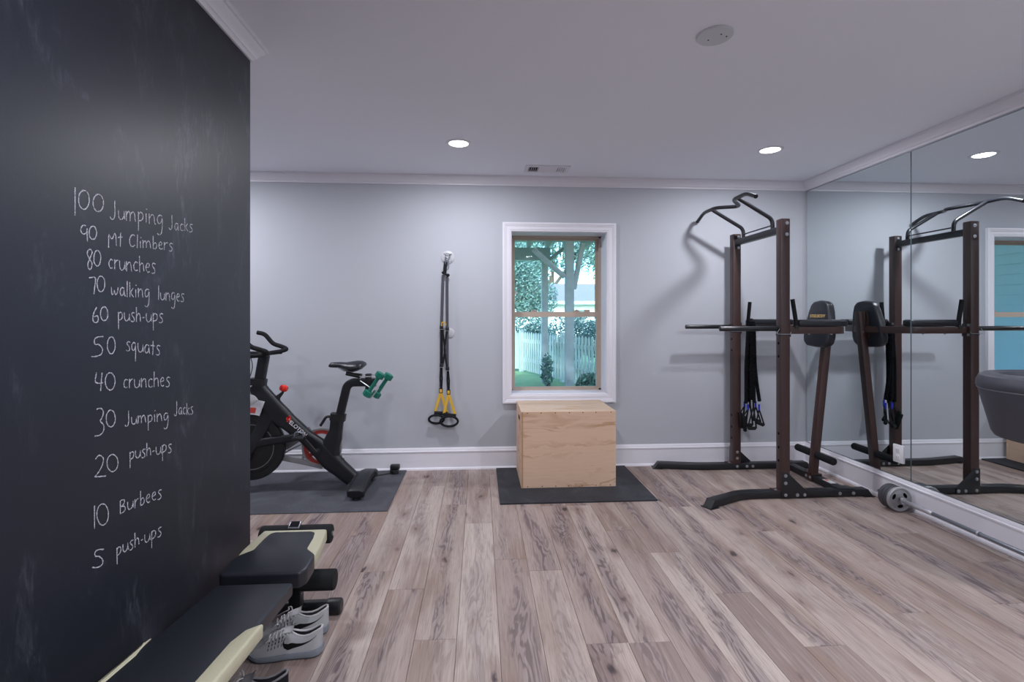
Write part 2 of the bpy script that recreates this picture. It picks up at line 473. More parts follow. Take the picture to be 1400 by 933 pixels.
# outdoors
M['grass'] = mat('grass', '#8aa878', 0.9, var=0.3, vscale=3, bump=0.5, bscale=40)
M['deck_wood'] = mat('weathered_wood', '#bab6ba', 0.85, var=0.15, vscale=9, bump=0.2, bscale=60)
M['fence_wood'] = mat('weathered_picket', '#c9cdc8', 0.85, var=0.15, vscale=7)
M['leaf_a'] = mat('leaf_green', '#6d8a80', 0.6, var=0.35, vscale=1.5)
M['leaf_b'] = mat('leaf_dark', '#5e7a70', 0.6, var=0.35, vscale=1.5)
M['bark'] = mat('bark', '#5c5148', 0.9, var=0.2, vscale=20)
M['siding'] = mat('pale_siding', '#d6dde2', 0.7, var=0.05, vscale=5)
M['roof'] = mat('grey_shingle', '#85808a', 0.85, var=0.15, vscale=8)
M['roof_red'] = mat('red_shingle', '#9a6a63', 0.85, var=0.15, vscale=8)
CHALK = [
    '1394,1721 1394,1647;1420,1720 1417,1717 1414,1714 1411,1711 1409,1707 1407,1703 1406,1698 1406,1693 1406,1687 1407,1682 1409,1677 1411,1674 1414,1672 1418,1670 1423,1669 1428,1671 1431,1673 1434,1676 1436,1679 1439,1683 1440,1688 1442,1692 1442,1697 1442,1702 1441,1708 1440,1712 1438,1715 1435,1718 1431,1721 1426,1721 1421,1720 1418,1718;1471,1721 1467,1719 1464,1716 1462,1713 1459,1709 1458,1705 1456,1701 1456,1696 1456,1690 1457,1686 1458,1682 1460,1679 1463,1677 1467,1674 1472,1674 1477,1675 1482,1677 1485,1680 1488,1683 1490,1687 1492,1691 1493,1696 1494,1700 1494,1707 1493,1711 1491,1714 1489,1717 1487,1720 1482,1722 1477,1723 1472,1721 1468,1720;1538,1720 1538,1712 1538,1704 1539,1693 1539,1684 1538,1676 1537,1671 1534,1665 1530,1663 1525,1663 1522,1665 1520,1669;1553,1695 1553,1690 1553,1681 1555,1674 1558,1670 1563,1669 1569,1671 1573,1675 1576,1682 1577,1688 1577,1696 1578,1684 1579,1677 1580,1673;1585,1700 1587,1670;1587,1688 1590,1693 1592,1697 1596,1700 1600,1699 1602,1693 1603,1688 1603,1682 1603,1677 1603,1672;1603,1690 1605,1693 1610,1699 1614,1702 1619,1702 1621,1699 1623,1696 1624,1691 1624,1685 1625,1680 1627,1675;1640,1708 1640,1649;1640,1700 1644,1704 1647,1707 1650,1709 1656,1708 1659,1706 1662,1700 1661,1692 1659,1688 1656,1685 1652,1683 1648,1682 1644,1681 1640,1680;1676,1710 1677,1681;1677,1724 1681,1724;1691,1713 1692,1680;1692,1698 1695,1701 1697,1704 1700,1708 1703,1711 1706,1713 1712,1712 1716,1706 1717,1700 1717,1694 1718,1689 1719,1685 1724,1685;1757,1718 1746,1719 1739,1715 1733,1708 1732,1700 1736,1692 1741,1689 1748,1692 1754,1699 1757,1710 1759,1706 1759,1687 1757,1672 1754,1660 1748,1654 1741,1653 1736,1653 1733,1656;1811,1733 1811,1726 1811,1718 1812,1708 1812,1700 1811,1693 1811,1688 1809,1685 1805,1681 1800,1681 1796,1682 1794,1686;1847,1707 1838,1709 1833,1707 1828,1700 1827,1693 1830,1686 1834,1684 1840,1687 1844,1693 1847,1704 1848,1694 1849,1689 1852,1686;1879,1711 1875,1712 1869,1712 1864,1708 1861,1704 1860,1697 1863,1691 1868,1688 1874,1689 1877,1691;1887,1736 1888,1691;1906,1720 1903,1717 1899,1714 1895,1710 1893,1707 1896,1700 1901,1697 1904,1695 1908,1693;1937,1722 1928,1722 1923,1720 1920,1716 1922,1712 1929,1708 1934,1704 1935,1699 1932,1696 1926,1693 1921,1692 1916,1693',
    '1430,1626 1425,1627 1421,1626 1417,1623 1415,1619 1413,1615 1413,1610 1415,1607 1418,1604 1421,1602 1425,1603 1429,1605 1432,1607 1434,1611 1435,1615 1435,1620 1435,1613 1435,1604 1435,1599 1436,1590 1436,1584;1453,1629 1450,1627 1447,1624 1444,1620 1443,1616 1442,1612 1442,1607 1443,1603 1444,1599 1446,1596 1449,1594 1453,1593 1458,1594 1461,1596 1464,1598 1466,1602 1468,1607 1469,1612 1469,1617 1467,1621 1465,1625 1463,1628 1459,1630 1453,1629;1514,1578 1514,1588 1514,1597 1514,1609 1515,1617 1522,1609 1525,1606 1529,1607 1532,1612 1536,1621 1539,1625 1543,1616 1544,1604 1544,1594 1545,1588;1562,1630 1561,1587;1552,1614 1571,1618;1623,1630 1619,1632 1614,1632 1608,1628 1605,1624 1602,1620 1601,1616 1600,1611 1601,1607 1602,1603 1606,1597 1612,1595 1618,1597 1621,1599 1624,1601;1636,1636 1635,1594;1649,1618 1650,1596;1650,1629 1654,1629;1661,1623 1662,1598;1662,1613 1665,1617 1669,1621 1673,1622 1676,1617 1677,1612 1677,1607 1677,1601;1677,1614 1681,1618 1683,1621 1688,1624 1692,1623 1695,1618 1697,1610 1698,1606 1699,1602;1711,1644 1711,1601;1711,1616 1714,1618 1719,1622 1724,1623 1728,1619 1730,1614 1727,1607 1723,1603 1716,1603 1711,1603;1739,1617 1743,1618 1752,1620 1757,1623 1754,1629 1749,1630 1745,1627 1740,1620 1740,1614 1745,1607 1750,1606 1757,1608 1761,1609;1769,1632 1769,1606;1769,1622 1773,1625 1775,1628 1779,1631 1784,1632 1788,1633;1816,1633 1806,1634 1802,1632 1798,1628 1801,1624 1808,1621 1812,1617 1813,1613 1811,1609 1804,1606 1799,1606 1795,1607',
    '1453,1558 1451,1561 1448,1564 1443,1564 1440,1562 1437,1559 1436,1555 1435,1551 1437,1547 1440,1542 1443,1538 1446,1535 1450,1530 1452,1527 1452,1521 1450,1514 1447,1510 1443,1509 1439,1512 1437,1518 1438,1525 1440,1530 1442,1534 1444,1538 1446,1542 1448,1546 1450,1550 1452,1554 1453,1558;1469,1564 1466,1562 1463,1559 1461,1554 1460,1549 1459,1545 1459,1539 1459,1534 1460,1530 1462,1527 1464,1524 1467,1522 1471,1521 1475,1522 1478,1525 1480,1528 1482,1533 1483,1538 1484,1542 1484,1548 1483,1552 1482,1557 1480,1560 1477,1563 1473,1565 1469,1564;1531,1543 1527,1545 1523,1546 1519,1542 1516,1538 1515,1531 1516,1527 1518,1524 1520,1521 1524,1520 1529,1522;1538,1547 1538,1518;1538,1536 1541,1540 1544,1544 1548,1546 1553,1546;1558,1546 1558,1541 1558,1531 1560,1524 1563,1520 1567,1518 1572,1520 1576,1524 1579,1530 1580,1536 1580,1544 1581,1532 1582,1525 1583,1521;1587,1547 1588,1517;1588,1534 1592,1539 1594,1542 1597,1545 1601,1546 1605,1542 1607,1533 1608,1527 1608,1522 1610,1518;1637,1547 1633,1549 1628,1550 1623,1546 1621,1542 1619,1538 1620,1530 1622,1526 1627,1522 1633,1524 1637,1525;1645,1570 1646,1519;1646,1538 1649,1543 1652,1546 1656,1549 1661,1547 1664,1541 1664,1535 1665,1529 1665,1524;1675,1537 1679,1538 1688,1539 1692,1543 1692,1548 1690,1551 1685,1552 1680,1549 1676,1541 1676,1533 1680,1525 1686,1522 1693,1525;1723,1553 1714,1555 1709,1553 1706,1548 1708,1544 1715,1539 1719,1534 1720,1528 1718,1524 1712,1521 1707,1521 1703,1523',
    '1441,1486 1446,1487 1452,1488 1456,1489 1462,1489 1465,1484 1464,1474 1463,1468 1462,1462 1461,1456 1460,1449 1459,1442;1482,1494 1479,1492 1476,1489 1474,1486 1472,1482 1471,1477 1470,1473 1471,1467 1472,1462 1473,1458 1475,1455 1478,1452 1481,1450 1486,1450 1490,1452 1493,1454 1496,1458 1498,1463 1499,1467 1499,1473 1499,1478 1498,1482 1497,1486 1494,1490 1490,1493 1485,1494 1481,1493;1524,1466 1525,1460 1526,1449 1528,1443 1533,1446 1536,1457 1540,1448 1542,1443 1548,1448 1551,1460 1552,1466;1577,1464 1570,1467 1565,1465 1561,1459 1560,1452 1563,1445 1567,1442 1571,1444 1575,1450 1577,1460 1578,1451 1579,1445 1583,1441;1590,1487 1590,1439;1601,1485 1602,1440;1616,1467 1614,1464 1611,1462 1608,1459 1606,1456 1608,1449 1612,1446 1615,1443 1618,1440;1628,1464 1628,1439;1628,1477 1632,1477;1639,1469 1640,1441;1640,1456 1642,1459 1646,1464 1651,1467 1655,1466 1658,1461 1659,1456 1659,1450 1660,1445 1662,1441;1690,1466 1681,1468 1676,1466 1672,1460 1671,1454 1673,1446 1677,1443 1683,1445 1687,1451 1690,1460 1691,1456 1691,1440 1690,1426 1687,1417 1683,1412 1677,1411 1671,1415;1739,1483 1739,1435;1749,1461 1749,1448 1751,1441 1754,1437 1758,1436 1763,1437 1767,1440 1769,1446 1771,1452 1771,1458 1771,1447 1772,1441 1773,1437;1778,1462 1779,1434;1779,1450 1782,1454 1785,1458 1789,1461 1793,1459 1796,1454 1797,1449 1798,1443 1798,1438 1800,1434;1827,1461 1819,1464 1814,1462 1810,1456 1809,1449 1811,1442 1815,1439 1821,1441 1825,1446 1827,1455 1829,1452 1829,1435 1827,1422 1825,1413 1821,1408 1815,1408 1809,1412;1838,1448 1850,1450 1854,1452 1854,1457 1852,1460 1847,1461 1843,1459 1839,1451 1839,1444 1843,1437 1848,1434 1855,1436;1883,1461 1874,1462 1870,1461 1867,1457 1869,1453 1876,1448 1879,1443 1880,1438 1878,1435 1872,1433 1864,1435',
    '1469,1406 1466,1401 1463,1398 1461,1394 1459,1391 1458,1387 1456,1383 1455,1376 1456,1369 1459,1365 1463,1363 1468,1363 1473,1366 1475,1370 1475,1375 1473,1380 1470,1382 1464,1381 1460,1379;1495,1408 1492,1406 1489,1404 1486,1401 1484,1396 1483,1391 1483,1386 1484,1381 1486,1376 1488,1373 1491,1370 1495,1368 1500,1369 1504,1370 1507,1373 1509,1376 1511,1381 1511,1386 1511,1391 1510,1396 1509,1400 1506,1403 1503,1406 1499,1408 1495,1407;1553,1394 1554,1342;1553,1387 1556,1390 1561,1393 1565,1392 1568,1389 1570,1384 1569,1377 1565,1372 1559,1370 1554,1369;1578,1392 1578,1379 1580,1372 1583,1368 1587,1367 1592,1368 1596,1371 1598,1376 1600,1382 1600,1389 1600,1378 1601,1372 1602,1368;1624,1391 1616,1392 1612,1391 1610,1387 1611,1383 1617,1379 1621,1374 1622,1369 1620,1366 1614,1364 1607,1366;1631,1409 1631,1363;1631,1380 1635,1384 1637,1387 1641,1390 1645,1388 1647,1385 1649,1377 1649,1371 1650,1364;1660,1376 1669,1377;1677,1390 1677,1385 1677,1376 1679,1369 1683,1364 1687,1362 1693,1364 1697,1367 1700,1373 1702,1379 1702,1386 1702,1375 1703,1368 1705,1364;1711,1392 1712,1335;1711,1384 1715,1387 1718,1390 1723,1390 1729,1387 1731,1384 1732,1377 1731,1373 1729,1370 1726,1368 1723,1366 1718,1366 1713,1365;1762,1388 1753,1390 1748,1388 1745,1384 1747,1380 1754,1375 1759,1370 1760,1365 1757,1361 1751,1359 1746,1359 1742,1361',
    '1494,1323 1488,1323 1482,1323 1475,1323 1468,1321 1464,1319 1461,1315 1460,1310 1462,1304 1465,1302 1470,1302 1475,1302 1479,1300 1483,1297 1487,1294 1489,1290 1491,1286 1489,1278 1487,1275 1484,1272 1480,1271 1475,1270 1470,1269 1465,1269 1456,1269 1450,1270;1522,1321 1518,1319 1515,1316 1513,1313 1511,1310 1510,1306 1509,1302 1509,1297 1509,1291 1510,1287 1512,1283 1514,1280 1516,1277 1518,1274 1522,1272 1528,1272 1532,1274 1535,1278 1537,1281 1539,1285 1540,1289 1540,1295 1540,1300 1539,1304 1538,1308 1536,1312 1534,1315 1532,1318 1529,1320 1525,1321 1520,1320;1603,1301 1595,1304 1589,1300 1591,1295 1597,1290 1600,1285 1601,1280 1599,1276 1594,1275 1586,1278;1627,1296 1619,1300 1615,1298 1610,1293 1610,1286 1612,1279 1616,1275 1621,1276 1625,1281 1627,1292 1628,1284 1627,1255 1627,1241;1638,1297 1638,1292 1638,1282 1640,1275 1643,1270 1648,1268 1653,1268 1657,1271 1660,1277 1661,1283 1661,1291 1662,1279 1663,1272 1664,1268;1690,1285 1687,1287 1681,1290 1676,1288 1671,1282 1670,1275 1673,1266 1677,1263 1683,1264 1687,1270 1690,1281 1691,1270 1692,1263 1695,1260;1711,1300 1709,1254;1699,1286 1720,1283;1747,1281 1738,1284 1733,1283 1730,1279 1732,1274 1739,1268 1743,1263 1744,1257 1742,1253 1736,1252 1731,1253 1727,1255',
    '1468,1224 1467,1219 1466,1213 1464,1207 1464,1201 1465,1197 1471,1194 1475,1193 1479,1192 1487,1192 1492,1192;1489,1221 1488,1212 1487,1205 1486,1199 1486,1193 1485,1186 1485,1180 1484,1175 1484,1170;1517,1218 1513,1216 1508,1214 1506,1211 1504,1207 1502,1204 1501,1199 1501,1193 1502,1188 1503,1184 1505,1180 1507,1176 1509,1173 1512,1171 1516,1169 1519,1167 1524,1167 1528,1168 1531,1170 1535,1174 1537,1177 1538,1181 1539,1185 1540,1190 1539,1194 1538,1199 1537,1203 1535,1207 1532,1210 1529,1213 1526,1216 1521,1217 1516,1217;1592,1187 1586,1190 1582,1189 1579,1187 1577,1183 1576,1176 1578,1169 1580,1166 1586,1165 1591,1166;1600,1190 1600,1161;1600,1178 1603,1182 1607,1186 1611,1188 1615,1187;1622,1186 1622,1181 1622,1171 1624,1164 1627,1160 1632,1158 1637,1159 1642,1162 1644,1167 1646,1174 1646,1181 1646,1169 1647,1162 1649,1159;1654,1185 1655,1155;1655,1171 1657,1174 1661,1179 1666,1182 1671,1181 1673,1178 1674,1174 1675,1169 1676,1163 1676,1158 1678,1153;1707,1174 1703,1176 1698,1178 1695,1176 1692,1174 1689,1171 1688,1167 1689,1159 1691,1155 1693,1152 1699,1150 1703,1151 1707,1152;1716,1199 1716,1149;1716,1168 1720,1172 1723,1175 1728,1177 1733,1175 1736,1168 1737,1163 1737,1157 1737,1152 1738,1147;1748,1161 1762,1162 1767,1165 1764,1173 1759,1175 1754,1172 1749,1165 1749,1157 1754,1148 1760,1145 1767,1147;1800,1169 1790,1172 1785,1171 1782,1167 1784,1162 1792,1156 1796,1151 1797,1145 1794,1141 1788,1139 1782,1140 1778,1142',
    '1469,1121 1475,1122 1480,1122 1484,1121 1487,1119 1490,1117 1493,1113 1494,1109 1493,1101 1490,1096 1488,1093 1486,1090 1482,1088 1483,1084 1486,1081 1490,1077 1494,1073 1496,1068 1496,1059 1494,1055 1492,1051 1488,1049 1484,1047 1480,1046 1475,1046 1467,1047 1462,1048;1519,1109 1515,1108 1511,1105 1508,1101 1506,1098 1505,1094 1505,1088 1505,1081 1506,1077 1508,1073 1510,1070 1512,1066 1515,1064 1518,1062 1521,1060 1526,1060 1531,1061 1534,1063 1537,1067 1539,1070 1540,1074 1541,1080 1540,1085 1539,1089 1538,1093 1536,1097 1534,1101 1531,1104 1528,1106 1525,1108 1520,1109 1516,1108;1596,1093 1596,1087 1596,1080 1597,1071 1597,1063 1596,1057 1594,1050 1591,1048 1586,1048 1583,1050 1581,1053;1609,1071 1609,1059 1611,1053 1614,1049 1619,1047 1624,1048 1627,1051 1630,1055 1631,1061 1631,1067 1632,1057 1633,1051 1635,1046;1639,1070 1640,1045;1640,1060 1642,1063 1646,1067 1651,1066 1653,1061 1654,1056 1654,1051 1654,1044;1654,1058 1658,1061 1660,1064 1664,1066 1668,1064 1671,1059 1672,1055 1673,1049 1674,1045 1675,1041;1686,1062 1687,1013;1686,1055 1690,1058 1695,1060 1700,1059 1703,1056 1706,1051 1705,1044 1701,1040 1697,1039 1690,1039;1718,1058 1719,1034;1719,1070 1723,1070;1731,1058 1732,1031;1732,1046 1736,1050 1739,1052 1744,1055 1749,1053 1752,1047 1753,1043 1754,1037 1755,1033 1757,1029;1788,1048 1778,1051 1773,1050 1768,1045 1767,1039 1770,1031 1774,1028 1780,1029 1785,1034 1788,1042 1790,1038 1790,1023 1788,1011 1785,1002 1780,998 1774,998 1770,1000 1767,1003;1838,1081 1839,1074 1839,1066 1839,1056 1839,1048 1839,1041 1838,1037 1836,1032 1832,1031 1828,1032 1826,1035 1824,1039;1868,1051 1860,1055 1856,1053 1852,1048 1851,1041 1854,1034 1857,1031 1862,1032 1865,1037 1867,1047 1868,1038 1869,1032 1872,1029;1893,1047 1890,1049 1886,1051 1881,1048 1879,1045 1878,1038 1880,1031 1885,1027 1890,1027 1894,1028;1900,1064 1900,1020;1915,1044 1912,1042 1906,1038 1905,1032 1907,1028 1911,1024 1914,1021 1916,1018;1940,1043 1932,1045 1926,1041 1928,1037 1933,1032 1937,1027 1938,1022 1936,1019 1931,1017 1927,1018 1923,1020',
    '1465,983 1470,987 1473,989 1477,990 1481,989 1485,987 1490,983 1493,979 1494,975 1494,970 1492,964 1490,959 1487,954 1483,950 1478,945 1474,942 1470,939 1466,937 1462,935 1466,933 1472,932 1478,930 1483,929 1489,928 1495,926 1499,925 1504,924;1525,979 1519,978 1514,976 1512,973 1510,970 1508,966 1508,960 1508,955 1509,951 1511,946 1513,942 1516,938 1519,935 1522,932 1526,930 1530,928 1536,928 1541,929 1545,931 1548,935 1550,938 1551,942 1552,947 1551,951 1550,956 1549,961 1546,965 1543,969 1540,972 1536,975 1533,977 1529,979 1523,979;1602,966 1603,917;1602,960 1606,962 1610,964 1615,963 1619,958 1619,952 1617,946 1612,943 1606,943;1627,964 1627,959 1627,951 1629,944 1632,940 1636,938 1641,938 1645,941 1648,946 1649,952 1649,958 1649,948 1650,941 1652,938;1673,956 1665,958 1659,954 1661,950 1667,945 1670,940 1671,936 1669,933 1664,931 1659,932 1656,934;1680,974 1680,931;1680,947 1684,951 1688,955 1692,954 1696,950 1697,946 1698,942 1698,936 1699,929;1708,939 1718,939;1726,949 1726,935 1728,929 1731,924 1736,922 1742,922 1746,925 1749,930 1750,936 1750,943 1751,932 1752,925 1753,921;1759,947 1760,893;1759,940 1763,943 1766,945 1771,945 1777,941 1779,938 1780,931 1777,925 1774,923 1767,922 1761,922;1810,937 1801,939 1796,939 1793,935 1795,931 1802,925 1806,920 1807,915 1805,911 1799,910 1794,911 1790,913',
    '1461,855 1461,791;1487,850 1481,849 1478,847 1475,845 1473,841 1471,837 1470,832 1470,827 1470,822 1471,816 1473,811 1475,806 1478,801 1481,796 1484,793 1488,790 1492,788 1496,787 1501,788 1505,789 1508,792 1510,795 1512,800 1513,804 1513,810 1513,815 1512,821 1510,827 1508,832 1505,837 1502,841 1498,845 1494,847 1490,849 1486,850;1561,833 1561,793;1560,832 1565,832 1572,831 1577,829 1579,826 1578,819 1575,817 1570,814 1565,813;1561,814 1565,813 1573,811 1577,810 1581,805 1582,799 1579,795 1573,793 1568,793 1563,793;1592,817 1592,812 1592,804 1594,797 1598,792 1602,791 1608,791 1612,794 1614,799 1616,805 1616,812 1616,801 1617,795 1618,791;1624,813 1625,785;1625,802 1628,805 1632,809 1636,810 1641,810;1650,830 1650,783;1650,799 1654,803 1657,805 1662,805 1666,799 1668,793 1667,789 1665,786 1661,783 1654,784 1650,785;1677,794 1690,795 1694,797 1692,805 1687,807 1682,804 1678,798 1678,790 1682,783 1688,779 1695,781;1705,792 1719,792 1723,795 1721,802 1716,804 1711,802 1706,795 1706,788 1711,780 1717,777 1724,778;1755,798 1746,800 1741,799 1738,795 1740,791 1747,786 1751,780 1753,775 1750,772 1743,770 1738,771 1734,773',
    '1496,718 1490,720 1484,723 1477,726 1471,727 1466,727 1463,724 1462,720 1464,714 1467,711 1472,709 1477,707 1481,703 1485,699 1489,694 1491,690 1492,686 1491,679 1485,676 1477,677 1472,678 1467,680 1463,682 1458,685 1453,688;1547,699 1548,649;1547,692 1550,695 1554,697 1559,696 1563,691 1564,685 1563,681 1559,677 1553,675 1548,675;1572,697 1572,684 1573,678 1577,673 1581,671 1586,672 1590,675 1592,680 1593,685 1593,692 1594,681 1595,675 1596,671;1617,690 1610,692 1606,691 1603,688 1605,684 1611,679 1614,674 1615,669 1613,666 1608,664 1604,665 1600,667;1624,709 1625,664;1625,681 1628,685 1632,689 1638,687 1640,684 1642,676 1642,670 1643,666;1653,673 1662,673;1670,683 1670,678 1670,669 1672,662 1676,657 1680,655 1686,656 1690,659 1693,664 1694,670 1694,677 1695,666 1696,659 1697,655;1704,680 1704,625;1704,673 1707,676 1710,678 1715,678 1721,674 1723,671 1724,664 1723,660 1721,657 1715,654 1708,654;1754,673 1745,675 1741,674 1738,671 1740,666 1747,661 1751,655 1752,650 1749,647 1743,645 1738,646 1734,648',
]

# ------------------------------------------------------------------ floor
bm = NB(); box(bm, XL - 0.15, XM + 0.15, YF - 0.15, YB + 0.30, -0.10, -0.012)
floor = struct(obj('floor', bm, M['subfloor']), 'grey brown oak plank floor')
PW, PL = 0.1815, 1.54
joints = {-1: 3.355, 0: 2.844, 1: 2.705, -4: 2.75, -3: 2.563, -2: 2.156, 2: 2.085, 4: 3.18, 6: 2.425, 9: 3.11, 5: 2.87, 11: 2.69, 7: 2.01, 15: 2.64, 14: 3.02, 8: 3.30, 3: 3.62, 10: 3.75, 12: 3.42, 13: 2.25}
rp = random.Random(11)
k0 = math.floor((XL - 0.083) / PW); k1 = math.ceil((XM - 0.083) / PW)
def plank(x0, x1, y0, y1):
    bm = NB(); e = 0.0007; c = 0.0016
    cx, cy = (x0 + x1) / 2, (y0 + y1) / 2
    def ring(i, z): return [(x0 + i, y0 + i, z), (x1 - i, y0 + i, z), (x1 - i, y1 - i, z), (x0 + i, y1 - i, z)]
    v = ring(e, -0.012) + ring(e, -0.0012) + ring(e + c, 0.0)
    f = [(8, 9, 10, 11)]
    for a in (0, 4):
        for q in range(4): f.append((a + q, a + (q+1) % 4, a + 4 + (q+1) % 4, a + 4 + q))
    add(bm, v, f)
    obj('plank', bm, M['plank'], floor, base=(cx, cy, 0))
for k in range(k0, k1 + 1):
    x0 = max(XL, 0.083 + k * PW); x1 = min(XM, 0.083 + (k + 1) * PW)
    if x1 - x0 < 0.02: continue
    j = joints.get(k, rp.uniform(2.0, 3.5))
    while j > YF: j -= PL
    y = j
    while y < YB:
        a, b = max(y, YF), min(y + PL, YB)
        if b - a > 0.02: plank(x0, x1, a, b)
        y += PL

# ------------------------------------------------------------------ walls and ceiling
WX0, WX1, WZ0, WZ1 = 0.286, 1.170, 0.670, 2.157
bm = NB()
box(bm, XL - 0.15, WX0, YB, YB + 0.30, -0.1, ZC); box(bm, WX1, XM + 0.15, YB, YB + 0.30, -0.1, ZC)
box(bm, WX0, WX1, YB, YB + 0.30, -0.1, WZ0); box(bm, WX0, WX1, YB, YB + 0.30, WZ1, ZC)
struct(obj('wall_back', bm, M['wall']), 'pale blue grey painted back wall')
bm = NB(); box(bm, XM, XM + 0.15, YF - 0.15, YB, -0.1, ZC)
struct(obj('wall_right', bm, M['wall']), 'pale grey wall behind the mirrors')
bm = NB(); box(bm, XL - 0.15, XL, YF - 0.15, YB, -0.1, ZC)
struct(obj('wall_left', bm, M['wall']), 'pale grey side wall of the bike alcove')
bm = NB(); box(bm, XL, XM, YF - 0.15, YF, -0.1, ZC)
struct(obj('wall_front', bm, M['wall']), 'pale grey wall behind the viewer')
PY = 2.41; PT = 0.12
bm = NB(); box(bm, XP - PT, XP, YF, PY, 0.0, ZC, 0.004, 2)
partition = struct(obj('wall_partition', bm, M['chalkboard']), 'black chalkboard wall with a handwritten workout list')
bm = NB(); box(bm, XL - 0.15, XM + 0.15, YF - 0.15, YB + 0.30, ZC, ZC + 0.12)
struct(obj('ceiling', bm, M['ceiling']), 'smooth off white ceiling')

def molding(path, prof, names, m, closed=False):
    """mitred moulding along a wall line, one object per wall; the room is on the right of the path"""
    P = [Vector(p) for p in path]; nseg = len(P) - (0 if closed else 1)
    nor = []
    for i in range(nseg):
        d = (P[(i+1) % len(P)] - P[i]).normalized(); nor.append(Vector((d.y, -d.x)))
    def off(i):
        a = nor[i-1] if (i > 0 or closed) else nor[i]
        b = nor[i % nseg] if (i < nseg or closed) else nor[i-1]
        return (a + b) / (1 + a.dot(b))
    res = []
    for i in range(nseg):
        bm = NB(); A = []; B = []
        i2 = (i + 1) % len(P)
        for o, z in prof:
            a = P[i] + off(i) * o; b = P[i2] + off(i + 1 if not closed else i2) * o
            A.append(bm.verts.new((a.x, a.y, z))); B.append(bm.verts.new((b.x, b.y, z)))
        n = len(prof)
        for k in range(n): bm.faces.new([A[k], A[(k+1) % n], B[(k+1) % n], B[k]])
        bm.faces.new(A); bm.faces.new(B[::-1])
        res.append(struct(obj(names[i], bm, m, ang=25)))
    return res
crown = [(0, 2.570), (0.009, 2.570), (0.010, 2.582), (0.015, 2.588), (0.020, 2.590), (0.024, 2.600), (0.034, 2.612), (0.046, 2.624), (0.050, 2.632), (0.058, 2.634), (0.060, ZC - 0.0005), (0, ZC - 0.0005)]
basep = [(0, 0), (0.030, 0), (0.029, 0.010), (0.024, 0.018), (0.016, 0.021), (0.015, 0.150), (0.019, 0.156), (0.020, 0.166), (0.013, 0.171), (0.011, 0.186), (0.006, 0.194), (0, 0.195)]
room = [(XL, YF), (XL, YB), (XM, YB), (XM, YF)]
part = [(XP, YF), (XP, PY), (XP - PT, PY), (XP - PT, YF)]
molding(room, crown, ['trim_1', 'trim_2', 'trim_3'], M['trim'])
molding(part, crown, ['trim_4', 'trim_5', 'trim_6'], M['trim'])
molding([(XM, YF), (XL, YF)], crown, ['trim_7'], M['trim'])
molding(room, basep, ['baseboard_left', 'baseboard_back', 'baseboard_right'], M['trim'])
M['trim_black'] = mat('black_trim_paint', '#232429', 0.45)
molding(part, basep, ['baseboard_partition', 'baseboard_partition_end', 'baseboard_partition_rear'], M['trim_black'])

# chalk writing: one part per written line
for line in CHALK:
    bm = NB()
    for st in line.split(';'):
        pts = [(XP + 0.0004, int(a) / 1000, int(b) / 1000) for a, b in (q.split(',') for q in st.split())]
        rl = [(0.0005, 0.0017 + 0.0005 * math.sin(i * 1.7 + len(pts))) for i in range(len(pts))]
        tube(bm, pts, rl, 6, up=(1, 0, 0))
    obj('chalk_lettering', bm, M['chalk'], partition)

# ------------------------------------------------------------------ window
win = bpy.data.objects.new('window_1', None); C.objects.link(win); win.location = (0.728, YB, 0.67)
struct(win, 'tan double hung window in a white casing')
def wpart(name, boxes, m, parent=win, bev=0.0):
    bm = NB()
    for b in boxes: box(bm, *b, bev)
    return obj(name, bm, m, parent)
# picture frame casing with stepped profile
def ring_frame(name, x0, x1, z0, z1, prof, m, y):
    """prof: (offset outwards, projection towards the room)"""
    bm = NB(); R = []
    for o, pj in prof:
        R.append([bm.verts.new(q) for q in ((x0 - o, y - pj, z0 - o), (x1 + o, y - pj, z0 - o), (x1 + o, y - pj, z1 + o), (x0 - o, y - pj, z1 + o))])
    for A, B in zip(R, R[1:]):
        for k in range(4): bm.faces.new([A[k], A[(k+1) % 4], B[(k+1) % 4], B[k]])
    return obj(name, bm, m, win, ang=20)
ring_frame('casing', WX0, WX1, WZ0, WZ1, [(0, -0.01), (0, 0.012), (0.006, 0.014), (0.012, 0.014), (0.015, 0.018), (0.045, 0.018), (0.050, 0.023), (0.058, 0.023), (0.062, 0.028), (0.078, 0.028), (0.080, 0.026), (0.080, -0.001)], M['trim'], YB)
FY = YB + 0.20
wpart('jamb', [(WX0, WX0 + 0.006, YB, FY + 0.08, WZ0, WZ1), (WX1 - 0.006, WX1, YB, FY + 0.08, WZ0, WZ1), (WX0, WX1, YB, FY + 0.08, WZ0, WZ0 + 0.006), (WX0, WX1, YB, FY + 0.08, WZ1 - 0.006, WZ1)], M['trim'])
a0, a1, c0, c1 = WX0 + 0.006, WX1 - 0.006, WZ0 + 0.006, WZ1 - 0.006
wpart('window_frame', [(a0, a0 + 0.022, FY, FY + 0.08, c0, c1), (a1 - 0.022, a1, FY, FY + 0.08, c0, c1), (a0, a1, FY, FY + 0.08, c0, c0 + 0.014), (a0, a1, FY, FY + 0.08, c1 - 0.018, c1)], M['tan'])
def sash(y0, y1, z0, z1, s, b, t):
    x0, x1 = a0 + 0.022, a1 - 0.022
    o = wpart('sash', [(x0, x0 + s, y0, y1, z0, z1), (x1 - s, x1, y0, y1, z0, z1), (x0 + s, x1 - s, y0, y1, z0, z0 + b), (x0 + s, x1 - s, y0, y1, z1 - t, z1)], M['tan'])
    bm = NB(); ym = (y0 + y1) / 2; box(bm, x0 + s, x1 - s, ym - 0.002, ym + 0.002, z0 + b, z1 - t)
    obj('pane', bm, M['glass'], o)
    return o
sash(FY + 0.044, FY + 0.070, 1.375, c1 - 0.018, 0.022, 0.045, 0.018)
